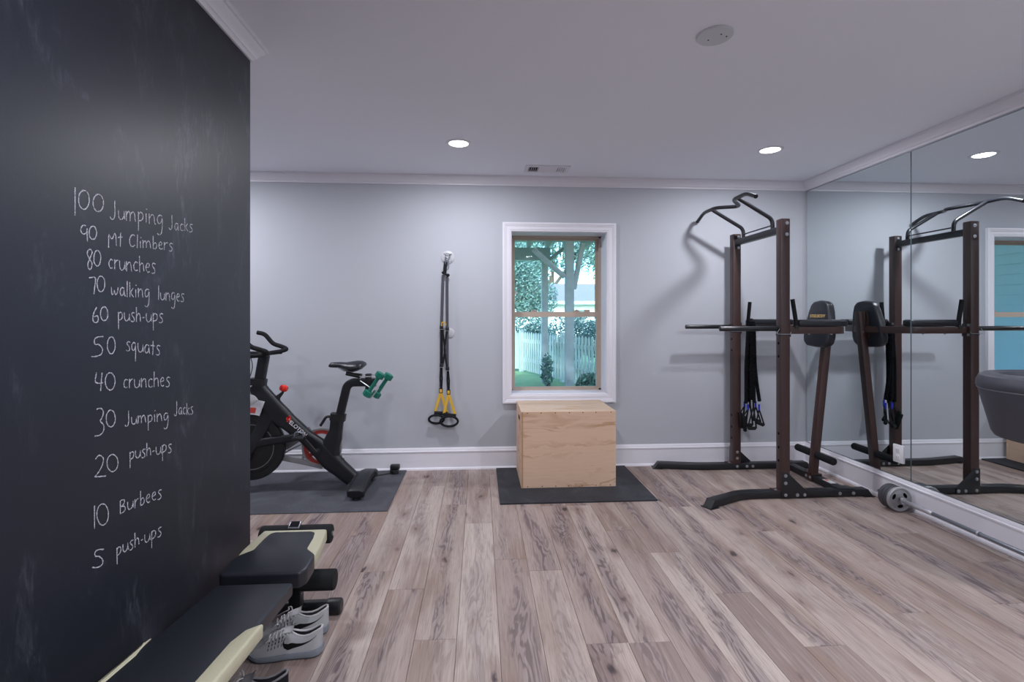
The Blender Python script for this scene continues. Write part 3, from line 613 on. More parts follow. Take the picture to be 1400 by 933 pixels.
low = sash(FY + 0.010, FY + 0.036, c0 + 0.014, 1.425, 0.022, 0.018, 0.050)
for u0 in (0.52, 0.93): wpart('sash_lock', [(u0 - 0.03, u0 + 0.03, FY + 0.012, FY + 0.036, 1.425, 1.436), (u0 - 0.012, u0 + 0.012, FY + 0.006, FY + 0.03, 1.436, 1.447)], M['tan'], low, 0.002)
wpart('sash_lock', [(1.01, 1.06, FY + 0.012, FY + 0.03, 1.425, 1.446)], M['tan'], low, 0.003)

# ------------------------------------------------------------------ mirrors
ys = [YB - 0.024, 3.389, 2.215, 1.041, -0.133]
wh = ['in the far corner by the pull up tower', 'in front of the seam beside the barbell', 'beyond the right edge by the stool', 'nearest to the viewer']
for i in range(4):
    y1, y0 = ys[i] - 0.002, ys[i+1] + 0.002
    t = thing('mirror_panel', 'tall frameless wall mirror panel ' + wh[i], 'mirror', (XM, (y0 + y1) / 2, 0.2), 0, 'wall mirror panels')
    bm = NB(); box(bm, XM - 0.006, XM - 0.0005, y0 + 0.0025, y1 - 0.0025, 0.2025, 2.5575); obj('glass', bm, M['mirror'], t)
    bm = NB()
    for a, b, c, d in ((y0, y0 + 0.0025, 0.2, 2.56), (y1 - 0.0025, y1, 0.2, 2.56), (y0, y1, 0.2, 0.2025), (y0, y1, 2.5575, 2.56)): box(bm, XM - 0.0065, XM - 0.0005, a, b, c, d)
    obj('polished_edge', bm, M['mirror_edge'], t)
# outlet set in the mirror
t = thing('wall_outlet', 'white electrical outlet plate set low in the mirror', 'outlet', (XM - 0.007, 3.492, 0.31))
bm = NB(); box(bm, XM - 0.014, XM - 0.0066, 3.448, 3.538, 0.306, 0.436, 0.003); obj('cover_plate', bm, M['white'], t)
for zc in (0.345, 0.397):
    bm = NB(); box(bm, XM - 0.0165, XM - 0.0135, 3.476, 3.510, zc - 0.017, zc + 0.017, 0.001); r = obj('socket', bm, M['white'], t)
    bm = NB(); box(bm, XM - 0.0172, XM - 0.0160, 3.484, 3.487, zc - 0.006, zc + 0.008); box(bm, XM - 0.0172, XM - 0.0160, 3.499, 3.502, zc - 0.006, zc + 0.008); obj('slots', bm, M['grey_plastic'], r)

# ------------------------------------------------------------------ ceiling fixtures
M['lens'] = mat('lamp_lens', '#ffffff', 0.4, emit=(0.96, 0.97, 1.0, 1), estr=9.0)
def can(x, y, label, power=1.0):
    t = thing('ceiling_light', label, 'light', (x, y, ZC), 0, 'recessed ceiling lights')
    bm = NB(); lathe(bm, [(0.094, 0), (0.093, -0.004), (0.088, -0.006), (0.074, -0.006), (0.070, -0.003), (0.070, 0)], (x, y, ZC), 'z', 40); obj('trim_ring', bm, M['trim'], t)
    bm = NB(); lathe(bm, [(0.070, -0.0025), (0.05, -0.004), (0, -0.0045)], (x, y, ZC), 'z', 36); obj('lens', bm, M['lens'], t)
    L = bpy.data.lights.new('lamp', 'AREA'); L.shape = 'DISK'; L.size = 0.11; L.energy = CAN_POWER * power; L.color = CAN_COLOR
    o = bpy.data.objects.new('lamp', L); C.objects.link(o); o.parent = t; o.location = (0, 0, -0.008)
    return t
can(-0.155, 3.688, 'recessed ceiling light left of the air vent')
can(2.207, 3.682, 'recessed ceiling light above the pull up tower')
can(-2.45, 3.688, 'recessed ceiling light over the bike alcove behind the chalkboard wall', 1.3)
can(-0.155, 0.70, 'recessed ceiling light behind the viewer on the chalkboard side', 1.25)
can(2.207, 0.70, 'recessed ceiling light behind the viewer on the mirror side', 2.1)
can(-2.45, 0.70, 'recessed ceiling light in the passage behind the chalkboard wall')
can(1.03, -0.9, 'recessed ceiling light furthest behind the viewer', 1.75)

t = thing('ceiling_cover_plate', 'round white blank cover plate on the ceiling', 'cover plate', (1.057, 2.196, ZC))
bm = NB(); lathe(bm, [(0.080, 0), (0.080, -0.005), (0.076, -0.009), (0, -0.010)], (1.057, 2.196, ZC), 'z', 40); obj('disc', bm, mat('cover_plate_white', '#c9ccd2', 0.5), t)
for dx, dy in ((-0.018, 0.025), (0.018, -0.025), (0.05, -0.01)):
    bm = NB(); lathe(bm, [(0.0035, -0.0095), (0.003, -0.0115), (0, -0.0115)], (1.057 + dx, 2.196 + dy, ZC), 'z', 10); obj('screw', bm, M['hole'], t)

t = thing('air_vent', 'white rectangular air vent with three louvre banks on the ceiling', 'vent', (0.575, 4.27, ZC))
vx0, vx1, vy0, vy1 = 0.385, 0.765, 4.175, 4.365
bm = NB()
for b in ((vx0, vx1, vy0, vy0 + 0.03), (vx0, vx1, vy1 - 0.03, vy1), (vx0, vx0 + 0.03, vy0 + 0.03, vy1 - 0.03), (vx1 - 0.03, vx1, vy0 + 0.03, vy1 - 0.03), (vx0 + 0.115, vx0 + 0.13, vy0 + 0.03, vy1 - 0.03), (vx1 - 0.13, vx1 - 0.115, vy0 + 0.03, vy1 - 0.03)):
    box(bm, b[0], b[1], b[2], b[3], ZC - 0.010, ZC - 0.0005)
obj('frame', bm, M['trim'], t)
bm = NB(); box(bm, vx0 + 0.02, vx1 - 0.02, vy0 + 0.02, vy1 - 0.02, ZC - 0.0025, ZC - 0.001); obj('duct_opening', bm, M['hole'], t)
def slat(x, ang, a, b, alongx=False):
    bm = NB(); w = 0.0075; dx, dz = w * math.cos(ang), w * math.sin(ang)
    if not alongx:
        v = [(x - dx, a, -0.0065 - dz), (x + dx, a, -0.0065 + dz), (x + dx, b, -0.0065 + dz), (x - dx, b, -0.0065 - dz)]
    else:
        v = [(a, x - dx, -0.0065 - dz), (a, x + dx, -0.0065 + dz), (b, x + dx, -0.0065 + dz), (b, x - dx, -0.0065 - dz)]
    v = [(p[0], p[1], ZC + p[2]) for p in v]
    v2 = [(p[0], p[1], p[2] - 0.001) for p in v]
    add(bm, v + v2, [(0,1,2,3), (7,6,5,4), (0,1,5,4), (1,2,6,5), (2,3,7,6), (3,0,4,7)])
    obj('slat', bm, M['trim'], t)
for i in range(5): slat(vx0 + 0.039 + i * 0.017, 0.85, vy0 + 0.03, vy1 - 0.03)
for i in range(5): slat(vx1 - 0.039 - i * 0.017, 0.25, vy0 + 0.03, vy1 - 0.03)
for i in range(8): slat(vy0 + 0.037 + i * 0.0165, -0.35, vx0 + 0.13, vx1 - 0.13, True)

# ------------------------------------------------------------------ pull up and dip tower
YN, YFAR, YC = 3.685, 4.400, 4.045
T = thing('power_tower', 'brown and black pull up and dip tower beside the mirror', 'power tower', (2.31, YC, 0))
BK, BR, CH = M['black_metal'], M['brown_metal'], M['chrome']
def P(name, bm, m, parent=T, ang=35): return obj(name, bm, m, parent, ang=ang)
def foot_beam(tip, y, end):
    pts = fillet([(tip[0] + 0.03, tip[1], 0.031), (1.98, y, 0.031), (end, y, 0.031)], 0.10, 5)
    bm = NB(); tube(bm, pts, (0.026, 0.035), prof=RECT, up=(0, 0, 1))
    o = P('foot_beam', bm, BK)
    # slanted shoe at the front and a wedge at the rear, each on a floor plate
    d = (Vector((1.98, y, 0)) - Vector((tip[0], tip[1], 0))).normalized(); w = Vector((-d.y, d.x, 0))
    for base, dr, top in ((Vector((tip[0] + 0.03, tip[1], 0)), -d, 0.057), (Vector((end, y, 0)), Vector((1, 0, 0)), 0.057)):
        ww = Vector((-dr.y, dr.x, 0)); bm = NB()
        q = [base + ww * 0.035, base - ww * 0.035]
        v = [q[0] + Vector((0,0,0.006)), q[1] + Vector((0,0,0.006)), q[1] + Vector((0,0,top)), q[0] + Vector((0,0,top)), q[0] + dr * 0.04 + Vector((0,0,0.006)), q[1] + dr * 0.04 + Vector((0,0,0.006))]
        add(bm, v, [(0,1,2,3), (0,4,5,1), (2,5,4,3), (0,3,4), (1,5,2)])
        c = [base + ww * 0.045 - dr * 0.035, base - ww * 0.045 - dr * 0.035, base - ww * 0.045 + dr * 0.052, base + ww * 0.045 + dr * 0.052]
        add(bm, [a + Vector((0,0,0.0)) for a in c] + [a + Vector((0,0,0.006)) for a in c], [(3,2,1,0), (4,5,6,7), (0,1,5,4), (1,2,6,5), (2,3,7,6), (3,0,4,7)])
        obj('foot_plate', bm, BK, o)
    return o
fn = foot_beam((1.640, 3.528), YN, 2.965)
ff = foot_beam((1.590, 4.470), YFAR, 2.965)
def bolts(parent, pts, axis='-y', r=0.0105):
    for p_ in pts:
        bm = NB(); bolt(bm, p_, axis, r); obj('bolt', bm, CH, parent)
for y, parent in ((YN, fn), (YFAR, ff)):
    bm = NB(); tube(bm, [(2.31, y, 0.057), (2.31, y, 2.12)], (0.035, 0.035), prof=RECT, up=(1, 0, 0))
    up = P('upright', bm, BR)
    bm = NB(); box(bm, 2.279, 2.341, y - 0.031, y + 0.031, 2.1195, 2.123, 0.001); obj('end_cap', bm, BR, up)
    for z in (1.176, 1.076, 0.976, 0.488, 0.382, 0.282, 1.376, 1.476):
        if z > 1.3: continue
        if 0.9 < z < 1.0: continue
        bm = NB(); lathe(bm, [(0.0105, 0), (0.0105, -0.0006), (0, -0.0006)], (2.275, y, z), 'x', 14); obj('pin_hole', bm, M['hole'], up)
    # brown base bracket
    bm = NB(); box(bm, 2.225, 2.345, y - 0.036, y + 0.036, 0.057, 0.061); obj('base_bracket', bm, BR, up)
    bolts(up, [(2.248, y - 0.01, 0.061)], 'z', 0.009)
gus = [(2.276, 0.200), (2.320, 0.200), (2.474, 0.057), (2.474, 0.006), (2.276, 0.006)]
bm = NB(); prism(bm, gus, 'y', 3.6435, 3.6495, 0.001); g = P('gusset_plate', bm, BK)
bolts(g, [(2.305, 3.6435, 0.176), (2.305, 3.6435, 0.120), (2.305, 3.6435, 0.030), (2.397, 3.6435, 0.029), (2.455, 3.6435, 0.029)])
bm = NB(); prism(bm, gus, 'y', 4.4355, 4.4415, 0.001); P('gusset_plate', bm, BK)
bolts(fn, [(2.739, 3.65, 0.031), (2.847, 3.65, 0.031)])
bolts(ff, [(2.31, 4.365, 0.031), (2.40, 4.365, 0.031), (2.455, 4.365, 0.031), (2.31, 4.365, 0.105), (2.31, 4.365, 0.160)])
# rear floor cross beam with post
bm = NB(); tube(bm, [(2.80, 3.722, 0.031), (2.80, 4.363, 0.031)], (0.025, 0.036), prof=RECT, up=(0, 0, 1)); cb = P('cross_beam', bm, BK)
for y0, y1 in ((3.66, 3.745), (4.345, 4.43)):
    bm = NB(); box(bm, 2.735, 2.865, y0, y1, 0.0575, 0.0615, 0.001); obj('joint_plate', bm, BK, cb)
bm = NB(); box(bm, 2.775, 2.825, 3.80, 3.90, 0.0562, 0.0572); st = obj('warning_sticker', bm, M['white'], cb); st['label'] = 'white and orange warning sticker'
bm = NB(); box(bm, 2.785, 2.815, 3.865, 3.895, 0.0572, 0.0576); obj('orange_band', bm, mat('orange_print', '#d0693a', 0.5), st)
bm = NB(); box(bm, 2.755, 2.762, 4.00, 4.09, 0.010, 0.066, 0.001); box(bm, 2.838, 2.845, 4.00, 4.09, 0.010, 0.066, 0.001); box(bm, 2.755, 2.845, 4.00, 4.09, 0.058, 0.066, 0.001)
br = P('post_saddle', bm, BR); bolts(br, [(2.755, 4.02, 0.036), (2.755, 4.07, 0.036)], '-x', 0.009)
sl = 0.106
bm = NB(); tube(bm, [(2.797, YC, 0.064), (2.797 + sl * 1.36, YC, 1.424)], (0.028, 0.028), prof=RECT, up=(0, 1, 0)); post = P('rear_post', bm, BR)
for a, b in ((3.815, 4.012), (4.078, 4.275)):
    bm = NB(); cyl(bm, (2.812, a, 0.222), (2.812, b, 0.222), 0.030, 20, 0.006); P('foam_roller', bm, M['foam'])
bm = NB(); cyl(bm, (2.812, 3.83, 0.222), (2.812, 4.26, 0.222), 0.010); P('roller_rod', bm, CH)
# dip arms: straight from each upright, bent inward to the rear post
for y, s in ((YN, 1), (YFAR, -1)):
    pts = fillet([(2.348, y + 0.005 * s, 1.274), (2.80, y + 0.005 * s, 1.274), (2.905, YC - 0.032 * s, 1.274)], 0.07, 6)
    bm = NB(); tube(bm, pts, (0.027, 0.017), prof=RECT, up=(0, 0, 1)); arm = P('dip_arm', bm, BR)
    bm = NB(); box(bm, 2.346, 2.352, y - 0.034, y + 0.034, 1.225, 1.325, 0.001); obj('arm_plate', bm, BR, arm)
    bolts(arm, [(2.352, y - 0.02, 1.312), (2.352, y - 0.02, 1.238)], 'x', 0.009)
    for xb in (2.52, 2.70): bolts(arm, [(xb, y + 0.005 * s, 1.247)], '-z', 0.008)
    # padded elbow rest
    bm = NB(); box(bm, 2.425, 2.822, y - 0.040 + 0.02 * s, y + 0.070 * s if s > 0 else y + 0.040 - 0.02, 1.303, 1.356, 0.018, 4) if s > 0 else box(bm, 2.425, 2.822, y - 0.070, y + 0.050, 1.303, 1.356, 0.018, 4)
    P('arm_pad', bm, M['vinyl'])
    hx = 2.412 if s > 0 else 2.430; tx = -0.027 if s > 0 else 0.016
    bm = NB(); tube(bm, fillet([(hx, y, 1.295), (hx, y, 1.345), (hx + tx, y, 1.512)], 0.02, 3), 0.0155, 16); h = P('hand_grip', bm, M['foam'])
    bm = NB(); cyl(bm, (hx, y, 1.285), (hx, y, 1.312), 0.022); obj('grip_collar', bm, BK, h)
# back pad
def pad_shape(n=10):
    pts = []
    for a in range(n + 1):
        t = math.pi * a / n; pts.append((0.115 * math.cos(t) ** 1 if True else 0, 0.145 + 0.055 * math.sin(t)))
    return pts
outl = [(-0.165, -0.13), (-0.168, -0.10)] 
poly = [(0.168, -0.11), (0.165, -0.06), (0.150, 0.03), (0.130, 0.11), (0.110, 0.165), (0.075, 0.195), (0.0, 0.205), (-0.075, 0.195), (-0.110, 0.165), (-0.130, 0.11), (-0.150, 0.03), (-0.165, -0.06), (-0.168, -0.11), (-0.155, -0.155), (-0.115, -0.185), (0.0, -0.192), (0.115, -0.185), (0.155, -0.155)]
t_ = bmesh.new(); prism(t_, poly, 'x', -0.032, 0.032, 0.020, 4)
R = Matrix.Translation((2.862, YC, 1.312)) @ Matrix.Rotation(math.atan(sl), 4, 'Y')
bm = NB(); merge(bm, t_, R); bp = P('back_pad', bm, M['vinyl'])
bm = NB(); t_ = bmesh.new(); box(t_, 0.031, 0.040, -0.05, 0.05, -0.10, 0.12, 0.002); merge(bm, t_, R); obj('pad_bracket', bm, BR, bp)
mt = R @ Matrix.Translation((-0.0328, 0, 0.068)) @ Matrix(((0, 0, -1, 0), (-1, 0, 0, 0), (0, 1, 0, 0), (0, 0, 0, 1)))
lt = obj('pad_lettering', text_bm('STEELBODY', 0.036, mt, 0.0004, 0.0006), M['gold'], bp); lt['label'] = 'gold brand lettering on the back pad'
bm = NB(); box(bm, 2.918, 2.928, YC - 0.033, YC + 0.033, 1.20, 1.42, 0.002); pb = P('post_bracket', bm, BR); bolts(pb, [(2.928, YC, 1.40), (2.928, YC - 0.02, 1.25), (2.928, YC + 0.02, 1.25)], 'x', 0.009)
# straight dip bars
for y, x0 in ((YN, 1.812), (YFAR, 1.848)):
    bm = NB(); cyl(bm, (x0, y, 1.287), (2.268, y, 1.287), 0.0185, 18, 0.004); d = P('dip_bar', bm, M['black_satin'])
    bm = NB(); lathe(bm, [(0.0185, -0.012), (0.027, -0.012), (0.027, 0), (0, 0)], (2.2745, y, 1.287), 'x', 20); obj('flange', bm, BK, d)
    bm = NB(); tube(bm, fillet([(2.262, y - 0.036, 1.285), (2.235, y - 0.038, 1.25), (2.262, y - 0.037, 1.246), (2.345, y - 0.037, 1.246), (2.352, y - 0.036, 1.262)], 0.015, 4), 0.0022, 6); obj('spring_clip', bm, CH, d)
    bm = NB(); box(bm, 2.2745, 2.3455, y - 0.0362, y + 0.0362, 1.236, 1.250, 0.001); obj('locking_strap', bm, BK, d)
# top cross beam and multi grip bar
bm = NB(); tube(bm, [(2.31, YN + 0.036, 2.046), (2.31, YFAR - 0.036, 2.046)], (0.025, 0.025), prof=RECT, up=(0, 0, 1)); tb = P('top_beam', bm, BK)
for y in (YN + 0.0375, YFAR - 0.0375):
    bm = NB(); box(bm, 2.285, 2.336, y - 0.0025, y + 0.0025, 1.985, 2.108, 0.001); obj('end_plate', bm, BK, tb)
up_b = [(2.318, 3.65, 2.088), (2.318, 3.65, 2.003)]
bm = NB(); box(bm, 2.288, 2.338, 3.6465, 3.6502, 1.975, 2.108, 0.001); bpl = P('bolt_plate', bm, BR); bolts(bpl, [(a, 3.6465, c) for a, b, c in up_b], '-y', 0.011)
bolts(tb, [(2.318, 4.3625 - 0.005, 2.095), (2.318, 4.3625 - 0.005, 1.998)], '-y', 0.010)
r_ = 0.0155
tips = []
for s in (1, -1): tips.append([(2.020, YC + s * 0.492, 2.262), (2.019, YC + s * 0.362, 2.316), (2.026, YC + s * 0.150, 2.317)])
path = tips[0] + [(2.165, YC, 2.299)] + tips[1][::-1]
bm = NB(); tube(bm, fillet(path, 0.055, 6), r_, 16); pull = P('pull_up_bar', bm, M['black_satin'])
for s in (1, -1):
    a, b = Vector(path[0 if s > 0 else -1]), Vector(path[1 if s > 0 else -2])
    e = a + (b - a) * 0.03
    bm = NB(); cyl(bm, a + (a - b).normalized() * 0.004, e, r_ + 0.001, 16, 0.002); obj('grip_end', bm, M['plastic'], pull)
    bm = NB(); tube(bm, fillet([(2.314, YC + s * 0.219, 2.070), (2.310, YC + s * 0.219, 2.150), (2.032, YC + s * 0.219, 2.312)], 0.06, 7), r_, 16); P('bar_support', bm, M['black_satin'])
bm = NB(); cyl(bm, (2.314, YC - 0.21, 2.103), (2.314, YC + 0.21, 2.103), 0.006, 10); P('tie_rod', bm, M['black_satin'])

# ------------------------------------------------------------------ resistance bands hung from the far dip handle
M['band'] = mat('fuzzy_black_sleeve', '#14151a', 0.95, spec=0.15, bump=1.0, bscale=160)
def band(label, strands, tagc, hp, grip, yb):
    """strands: paths of the sleeve; hp: apex of the handle strap; grip: two ends of the grip"""
    t = thing('resistance_band', label, 'resistance band', (2.45, yb, 0.85), 0, 'resistance bands on the tower')
    for st in strands:
        pts = fillet(st, 0.06, 5)
        # gathered sleeve: many small bulges
        pp = []; rr = []
        for a, b in zip(pts, pts[1:]):
            nn = max(1, int((b - a).length / 0.007))
            for k in range(nn): pp.append(a.lerp(b, k / nn)); rr.append(0.0145 + (0.003 if len(pp) % 2 else -0.002))
        tube(bm_ := NB(), pp, rr, 9); obj('sleeve', bm_, M['band'], t)
    for off in (Vector((0, 0, 0)), Vector((-0.012, 0.035, 0.022))):
        handle(t, Vector(hp) + off, Vector(grip[0]) + off, Vector(grip[1]) + off, tagc)
def handle(t, h, a, b, tagc):
    bm = NB(); tube(bm, fillet([h, a, b, h], 0.008, 3), (0.002, 0.007), 8); obj('handle_strap', bm, M['web_black'], t)
    bm = NB(); cyl(bm, a.lerp(b, 0.06), a.lerp(b, 0.94), 0.0155, 14, 0.004); obj('foam_grip', bm, M['foam'], t)
    bm = NB(); tube(bm, [h + Vector((0, 0, 0.045)), h + Vector((0, 0, -0.01))], (0.006, 0.009), 8); obj('tag', bm, tagc, t)
yb = 4.335
band('fuzzy black resistance band hanging closest to the far upright, blue tag', [[(2.445, 4.40, 1.345), (2.395, 4.335, 1.295), (2.375, 4.335, 0.942), (2.375, 4.335, 0.595)], [(2.445, 4.42, 1.345), (2.429, 4.36, 1.294), (2.416, 4.36, 0.939), (2.416, 4.36, 0.604)]], M['blue'], (2.394, 4.34, 0.549), ((2.336, 4.3, 0.505), (2.365, 4.33, 0.348)), 4.335)
band('middle fuzzy black resistance band with vertical black grip', [[(2.45, 4.38, 1.35), (2.42, 4.32, 1.295), (2.414, 4.32, 0.943), (2.414, 4.32, 0.63)], [(2.45, 4.36, 1.345), (2.435, 4.31, 1.295), (2.428, 4.31, 0.944), (2.435, 4.31, 0.606)]], M['web_black'], (2.434, 4.32, 0.578), ((2.38, 4.32, 0.383), (2.444, 4.29, 0.389)), 4.32)
band('fuzzy black resistance band kicked out to the right with a dangling handle', [[(2.455, 4.37, 1.347), (2.435, 4.31, 1.269), (2.442, 4.31, 0.944), (2.462, 4.31, 0.762), (2.486, 4.31, 0.618)]], M['blue'], (2.481, 4.31, 0.553), ((2.461, 4.32, 0.437), (2.512, 4.28, 0.416)), 4.31)

# ------------------------------------------------------------------ jump box on its mat
bm = NB(); box(bm, 0.147, 1.327, 3.665, 4.527, 0.0, 0.012, 0.002, 1)
tag(obj('rubber_mat', bm, M['mat_rubber'], base=(0.737, 4.096, 0)), 'black rubber mat under the plywood box', 'mat')
t = thing('jump_box', 'plywood jump box standing on a black mat below the window', 'jump box', (0.711, 4.245, 0.012))
bx0, bx1, by0, by1, bz0, bz1 = 0.329, 1.094, 3.975, 4.505, 0.012, 0.620; th = 0.018
bm = NB(); box(bm, bx0, bx1, by0, by0 + th, bz0, bz1 - 0.0005, 0.001, 1); fp = obj('front_panel', bm, M['ply'], t)
bm = NB(); box(bm, bx0, bx1, by1 - th, by1, bz0, bz1 - 0.0005, 0.001, 1); obj('back_panel', bm, M['ply'], t)
for x0, x1, hs in ((bx0, bx0 + th, True), (bx1 - th, bx1, False)):
    bm = NB(); box(bm, x0 + 0.0005, x1 - 0.0005, by0 + th, by1 - th, bz0, bz1 - th, 0.0005, 1); sp = obj('side_panel', bm, M['ply_side'], t)
    xx = bx0 if hs else bx1
    bm = NB(); pr_ = [(4.19 + 0.05 + 0.02 * math.cos(a * math.pi / 8 - math.pi / 2), 0.535 + 0.018 * math.sin(a * math.pi / 8 - math.pi / 2)) for a in range(9)] + [(4.19 - 0.05 + 0.02 * math.cos(a * math.pi / 8 + math.pi / 2), 0.535 + 0.018 * math.sin(a * math.pi / 8 + math.pi / 2)) for a in range(9)]
    prism(bm, pr_, 'x', xx - 0.0006 if hs else xx - 0.0005, xx + 0.0005 if hs else xx + 0.0006); obj('hand_hole', bm, M['hole'], sp)
bm = NB(); box(bm, bx0 + 0.0005, bx1 - 0.0005, by0 + th, by1 - th, bz1 - th, bz1, 0.001, 1); obj('top_panel', bm, M['ply_top'], t)
bm = NB(); box(bm, bx0 + 0.003, bx0 + 0.014, by0 - 0.0004, by0 + 0.001, bz0 + 0.002, bz1 - 0.002); obj('edge_strip', bm, M['ply_edge'], fp)
for i in range(7):
    xs = bx0 + 0.055 + i * (bx1 - bx0 - 0.10) / 6
    for z in (bz0 + 0.011, bz1 - 0.011):
        bm = NB(); lathe(bm, [(0.0042, 0), (0.0035, -0.0006), (0, -0.0006)], (xs + random.uniform(-0.008, 0.008), by0, z), 'y', 8); obj('screw', bm, M['hole'], fp)

# ------------------------------------------------------------------ barbell by the mirror
BX, BZ = 2.962, 0.086
t = thing('barbell', 'steel barbell lying along the mirror baseboard', 'barbell', (BX, 2.75, 0.0))
bm = NB(); cyl(bm, (BX, 2.02, BZ), (BX, 3.545, BZ), 0.0125, 14, 0.002); bar = obj('bar', bm, M['steel_dark'], t)
for a, b in ((3.10, 3.345), (2.20, 2.45)):
    bm = NB(); cyl(bm, (BX, a, BZ), (BX, b, BZ), 0.0145, 14, 0.002); obj('sleeve', bm, M['steel'], bar)
for y in (3.335, 2.215, 2.80):
    bm = NB(); lathe(bm, [(0.012, -0.012), (0.022 if y != 2.80 else 0.017, -0.012), (0.022 if y != 2.80 else 0.017, 0.0), (0.012, 0.0)], (BX, y, BZ), 'y', 20); obj('collar', bm, M['steel'], bar)
def wplate(y0, y1, r, label, facem):
    t = thing('weight_plate', label, 'weight plate', (BX, (y0 + y1) / 2, BZ - r), 0, 'weight plates on the barbell')
    c = (BX, (y0 + y1) / 2, BZ); h = (y1 - y0) / 2 - 0.0006
    bm = NB(); lathe(bm, [(r - 0.018, -h * 0.5), (r - 0.010, -h), (r - 0.002, -h), (r, -h * 0.6), (r, h * 0.6), (r - 0.002, h), (r - 0.010, h), (r - 0.018, h * 0.5)], c, 'y', 40); obj('rim', bm, facem, t)
    bm = NB(); n_ = 60
    lathe(bm, [(0.0135, -h), (0.027, -h), (0.030, -h * 0.5), (r - 0.017, -h * 0.5), (r - 0.017, h * 0.5), (0.030, h * 0.5), (0.027, h), (0.0135, h), (0.0135, -h)], c, 'y', 40); pl = obj('disc', bm, facem, t)
    for k in range(3):
        a = 2 * math.pi * (k / 3) + 0.6; ca, sa = math.cos(a), math.sin(a)
        bm = NB(); pts = []
        for q in range(16):
            b = 2 * math.pi * q / 16; rr, tt = 0.048 + 0.0115 * math.cos(b), 0.021 * math.sin(b)
            pts.append((BX + rr * ca - tt * sa, BZ + rr * sa + tt * ca))
        prism(bm, pts, 'y', c[1] - h * 0.5 - 0.0008, c[1] + h * 0.5 + 0.0008); obj('grip_hole', bm, M['hole'], pl)
wplate(3.350, 3.378, 0.0855, 'light grey weight plate with three grip holes facing out on the barbell', M['cast'])
wplate(3.379, 3.405, 0.0855, 'second weight plate on the barbell, right behind the light grey one', M['cast_dark'])
wplate(3.406, 3.430, 0.0855, 'third weight plate on the barbell', M['cast_dark'])
wplate(3.431, 3.455, 0.0855, 'rearmost weight plate on the barbell, beside the tower foot', M['cast_dark'])
wplate(2.172, 2.200, 0.0855, 'light grey weight plate on the barbell end outside the photo', M['cast'])
wplate(2.145, 2.171, 0.0855, 'dark weight plate on the barbell end outside the photo', M['cast_dark'])

# ------------------------------------------------------------------ stool at the right edge
sx, sy = 2.572, 2.035
t = thing('tub_stool', 'charcoal leather tub bar stool cut off by the right edge of the photo', 'stool', (sx, sy, 0))
bm = NB(); lathe(bm, [(0, 0.826), (0.215, 0.826), (0.236, 0.833), (0.246, 0.85), (0.292, 1.045), (0.293, 1.050)], (sx, sy, 0), 'z', 56); obj('tub', bm, M['stool'], t)
bm = NB(); lathe(bm, [(0.288, 1.051), (0.2955, 1.052), (0.300, 1.060), (0.298, 1.085), (0.288, 1.108), (0.268, 1.119), (0.240, 1.122), (0.225, 1.112), (0.215, 1.06), (0.210, 0.96)], (sx, sy, 0), 'z', 56); rim_ = obj('padded_rim', bm, M['stool'], t)
bm = NB(); lathe(bm, [(0.2925, 1.0465), (0.2965, 1.0485), (0.2955, 1.0525), (0.2905, 1.0525)], (sx, sy, 0), 'z', 56); obj('piping', bm, mat('piping_grey', '#5a5a63', 0.35), rim_)  # piping in an even grey, lighter than the leather
bm = NB(); lathe(bm, [(0.212, 0.93), (0.205, 0.965), (0.17, 0.98), (0, 0.985)], (sx, sy, 0), 'z', 48); obj('seat_cushion', bm, M['stool'], t)
bm = NB(); cyl(bm, (sx, sy, 0.015), (sx, sy, 0.828), 0.026, 20); obj('column', bm, M['steel_dark'], t)
bm = NB(); lathe(bm, [(0, 0), (0.118, 0), (0.120, 0.008), (0.110, 0.016), (0.04, 0.024), (0, 0.026)], (sx, sy, 0), 'z', 40); obj('base', bm, M['steel_dark'], t)

# ------------------------------------------------------------------ suspension trainer on the back wall
yt = 4.532
t = thing('suspension_trainer', 'black and yellow suspension training straps hanging from a wall anchor', 'suspension straps', (-0.31, YB, 0.4))
def disc(uv, r, name):
    bm = NB(); lathe(bm, [(0, 0), (r, 0), (r, -0.005), (r - 0.004, -0.008), (0.02, -0.010), (0, -0.010)], (uv[0], YB, uv[1]), 'y', 36); return obj(name, bm, M['light_grey'], t)
d1 = disc((-0.29, 1.915), 0.060, 'wall_anchor'); d2 = disc((-0.274, 1.231), 0.045, 'wall_anchor')
ax, az = (-0.289, 1.914)
for q in range(4):
    a = math.pi / 4 + q * math.pi / 2
    bm = NB(); bolt(bm, (ax + 0.042 * math.cos(a), YB - 0.009, az + 0.042 * math.sin(a)), '-y', 0.006); obj('screw', bm, M['chrome'], d1)
bm = NB(); tube(bm, [(ax + 0.022 * math.cos(k * math.pi / 6), 4.540 - 0.010 * abs(math.sin(k * math.pi / 6)), az + 0.012 + 0.022 * math.sin(k * math.pi / 6)) for k in range(12)], 0.004, 8, closed=True); obj('anchor_ring', bm, M['steel_dark'], d1)
def ribbon(name, pts, w, m, rad=0.01, par=t, th_=0.0014):
    bm = NB(); tube(bm, fillet(pts, rad, 4), (w, th_), prof=RECT, up=(1, 0, 0.001)); return obj(name, bm, m, par)
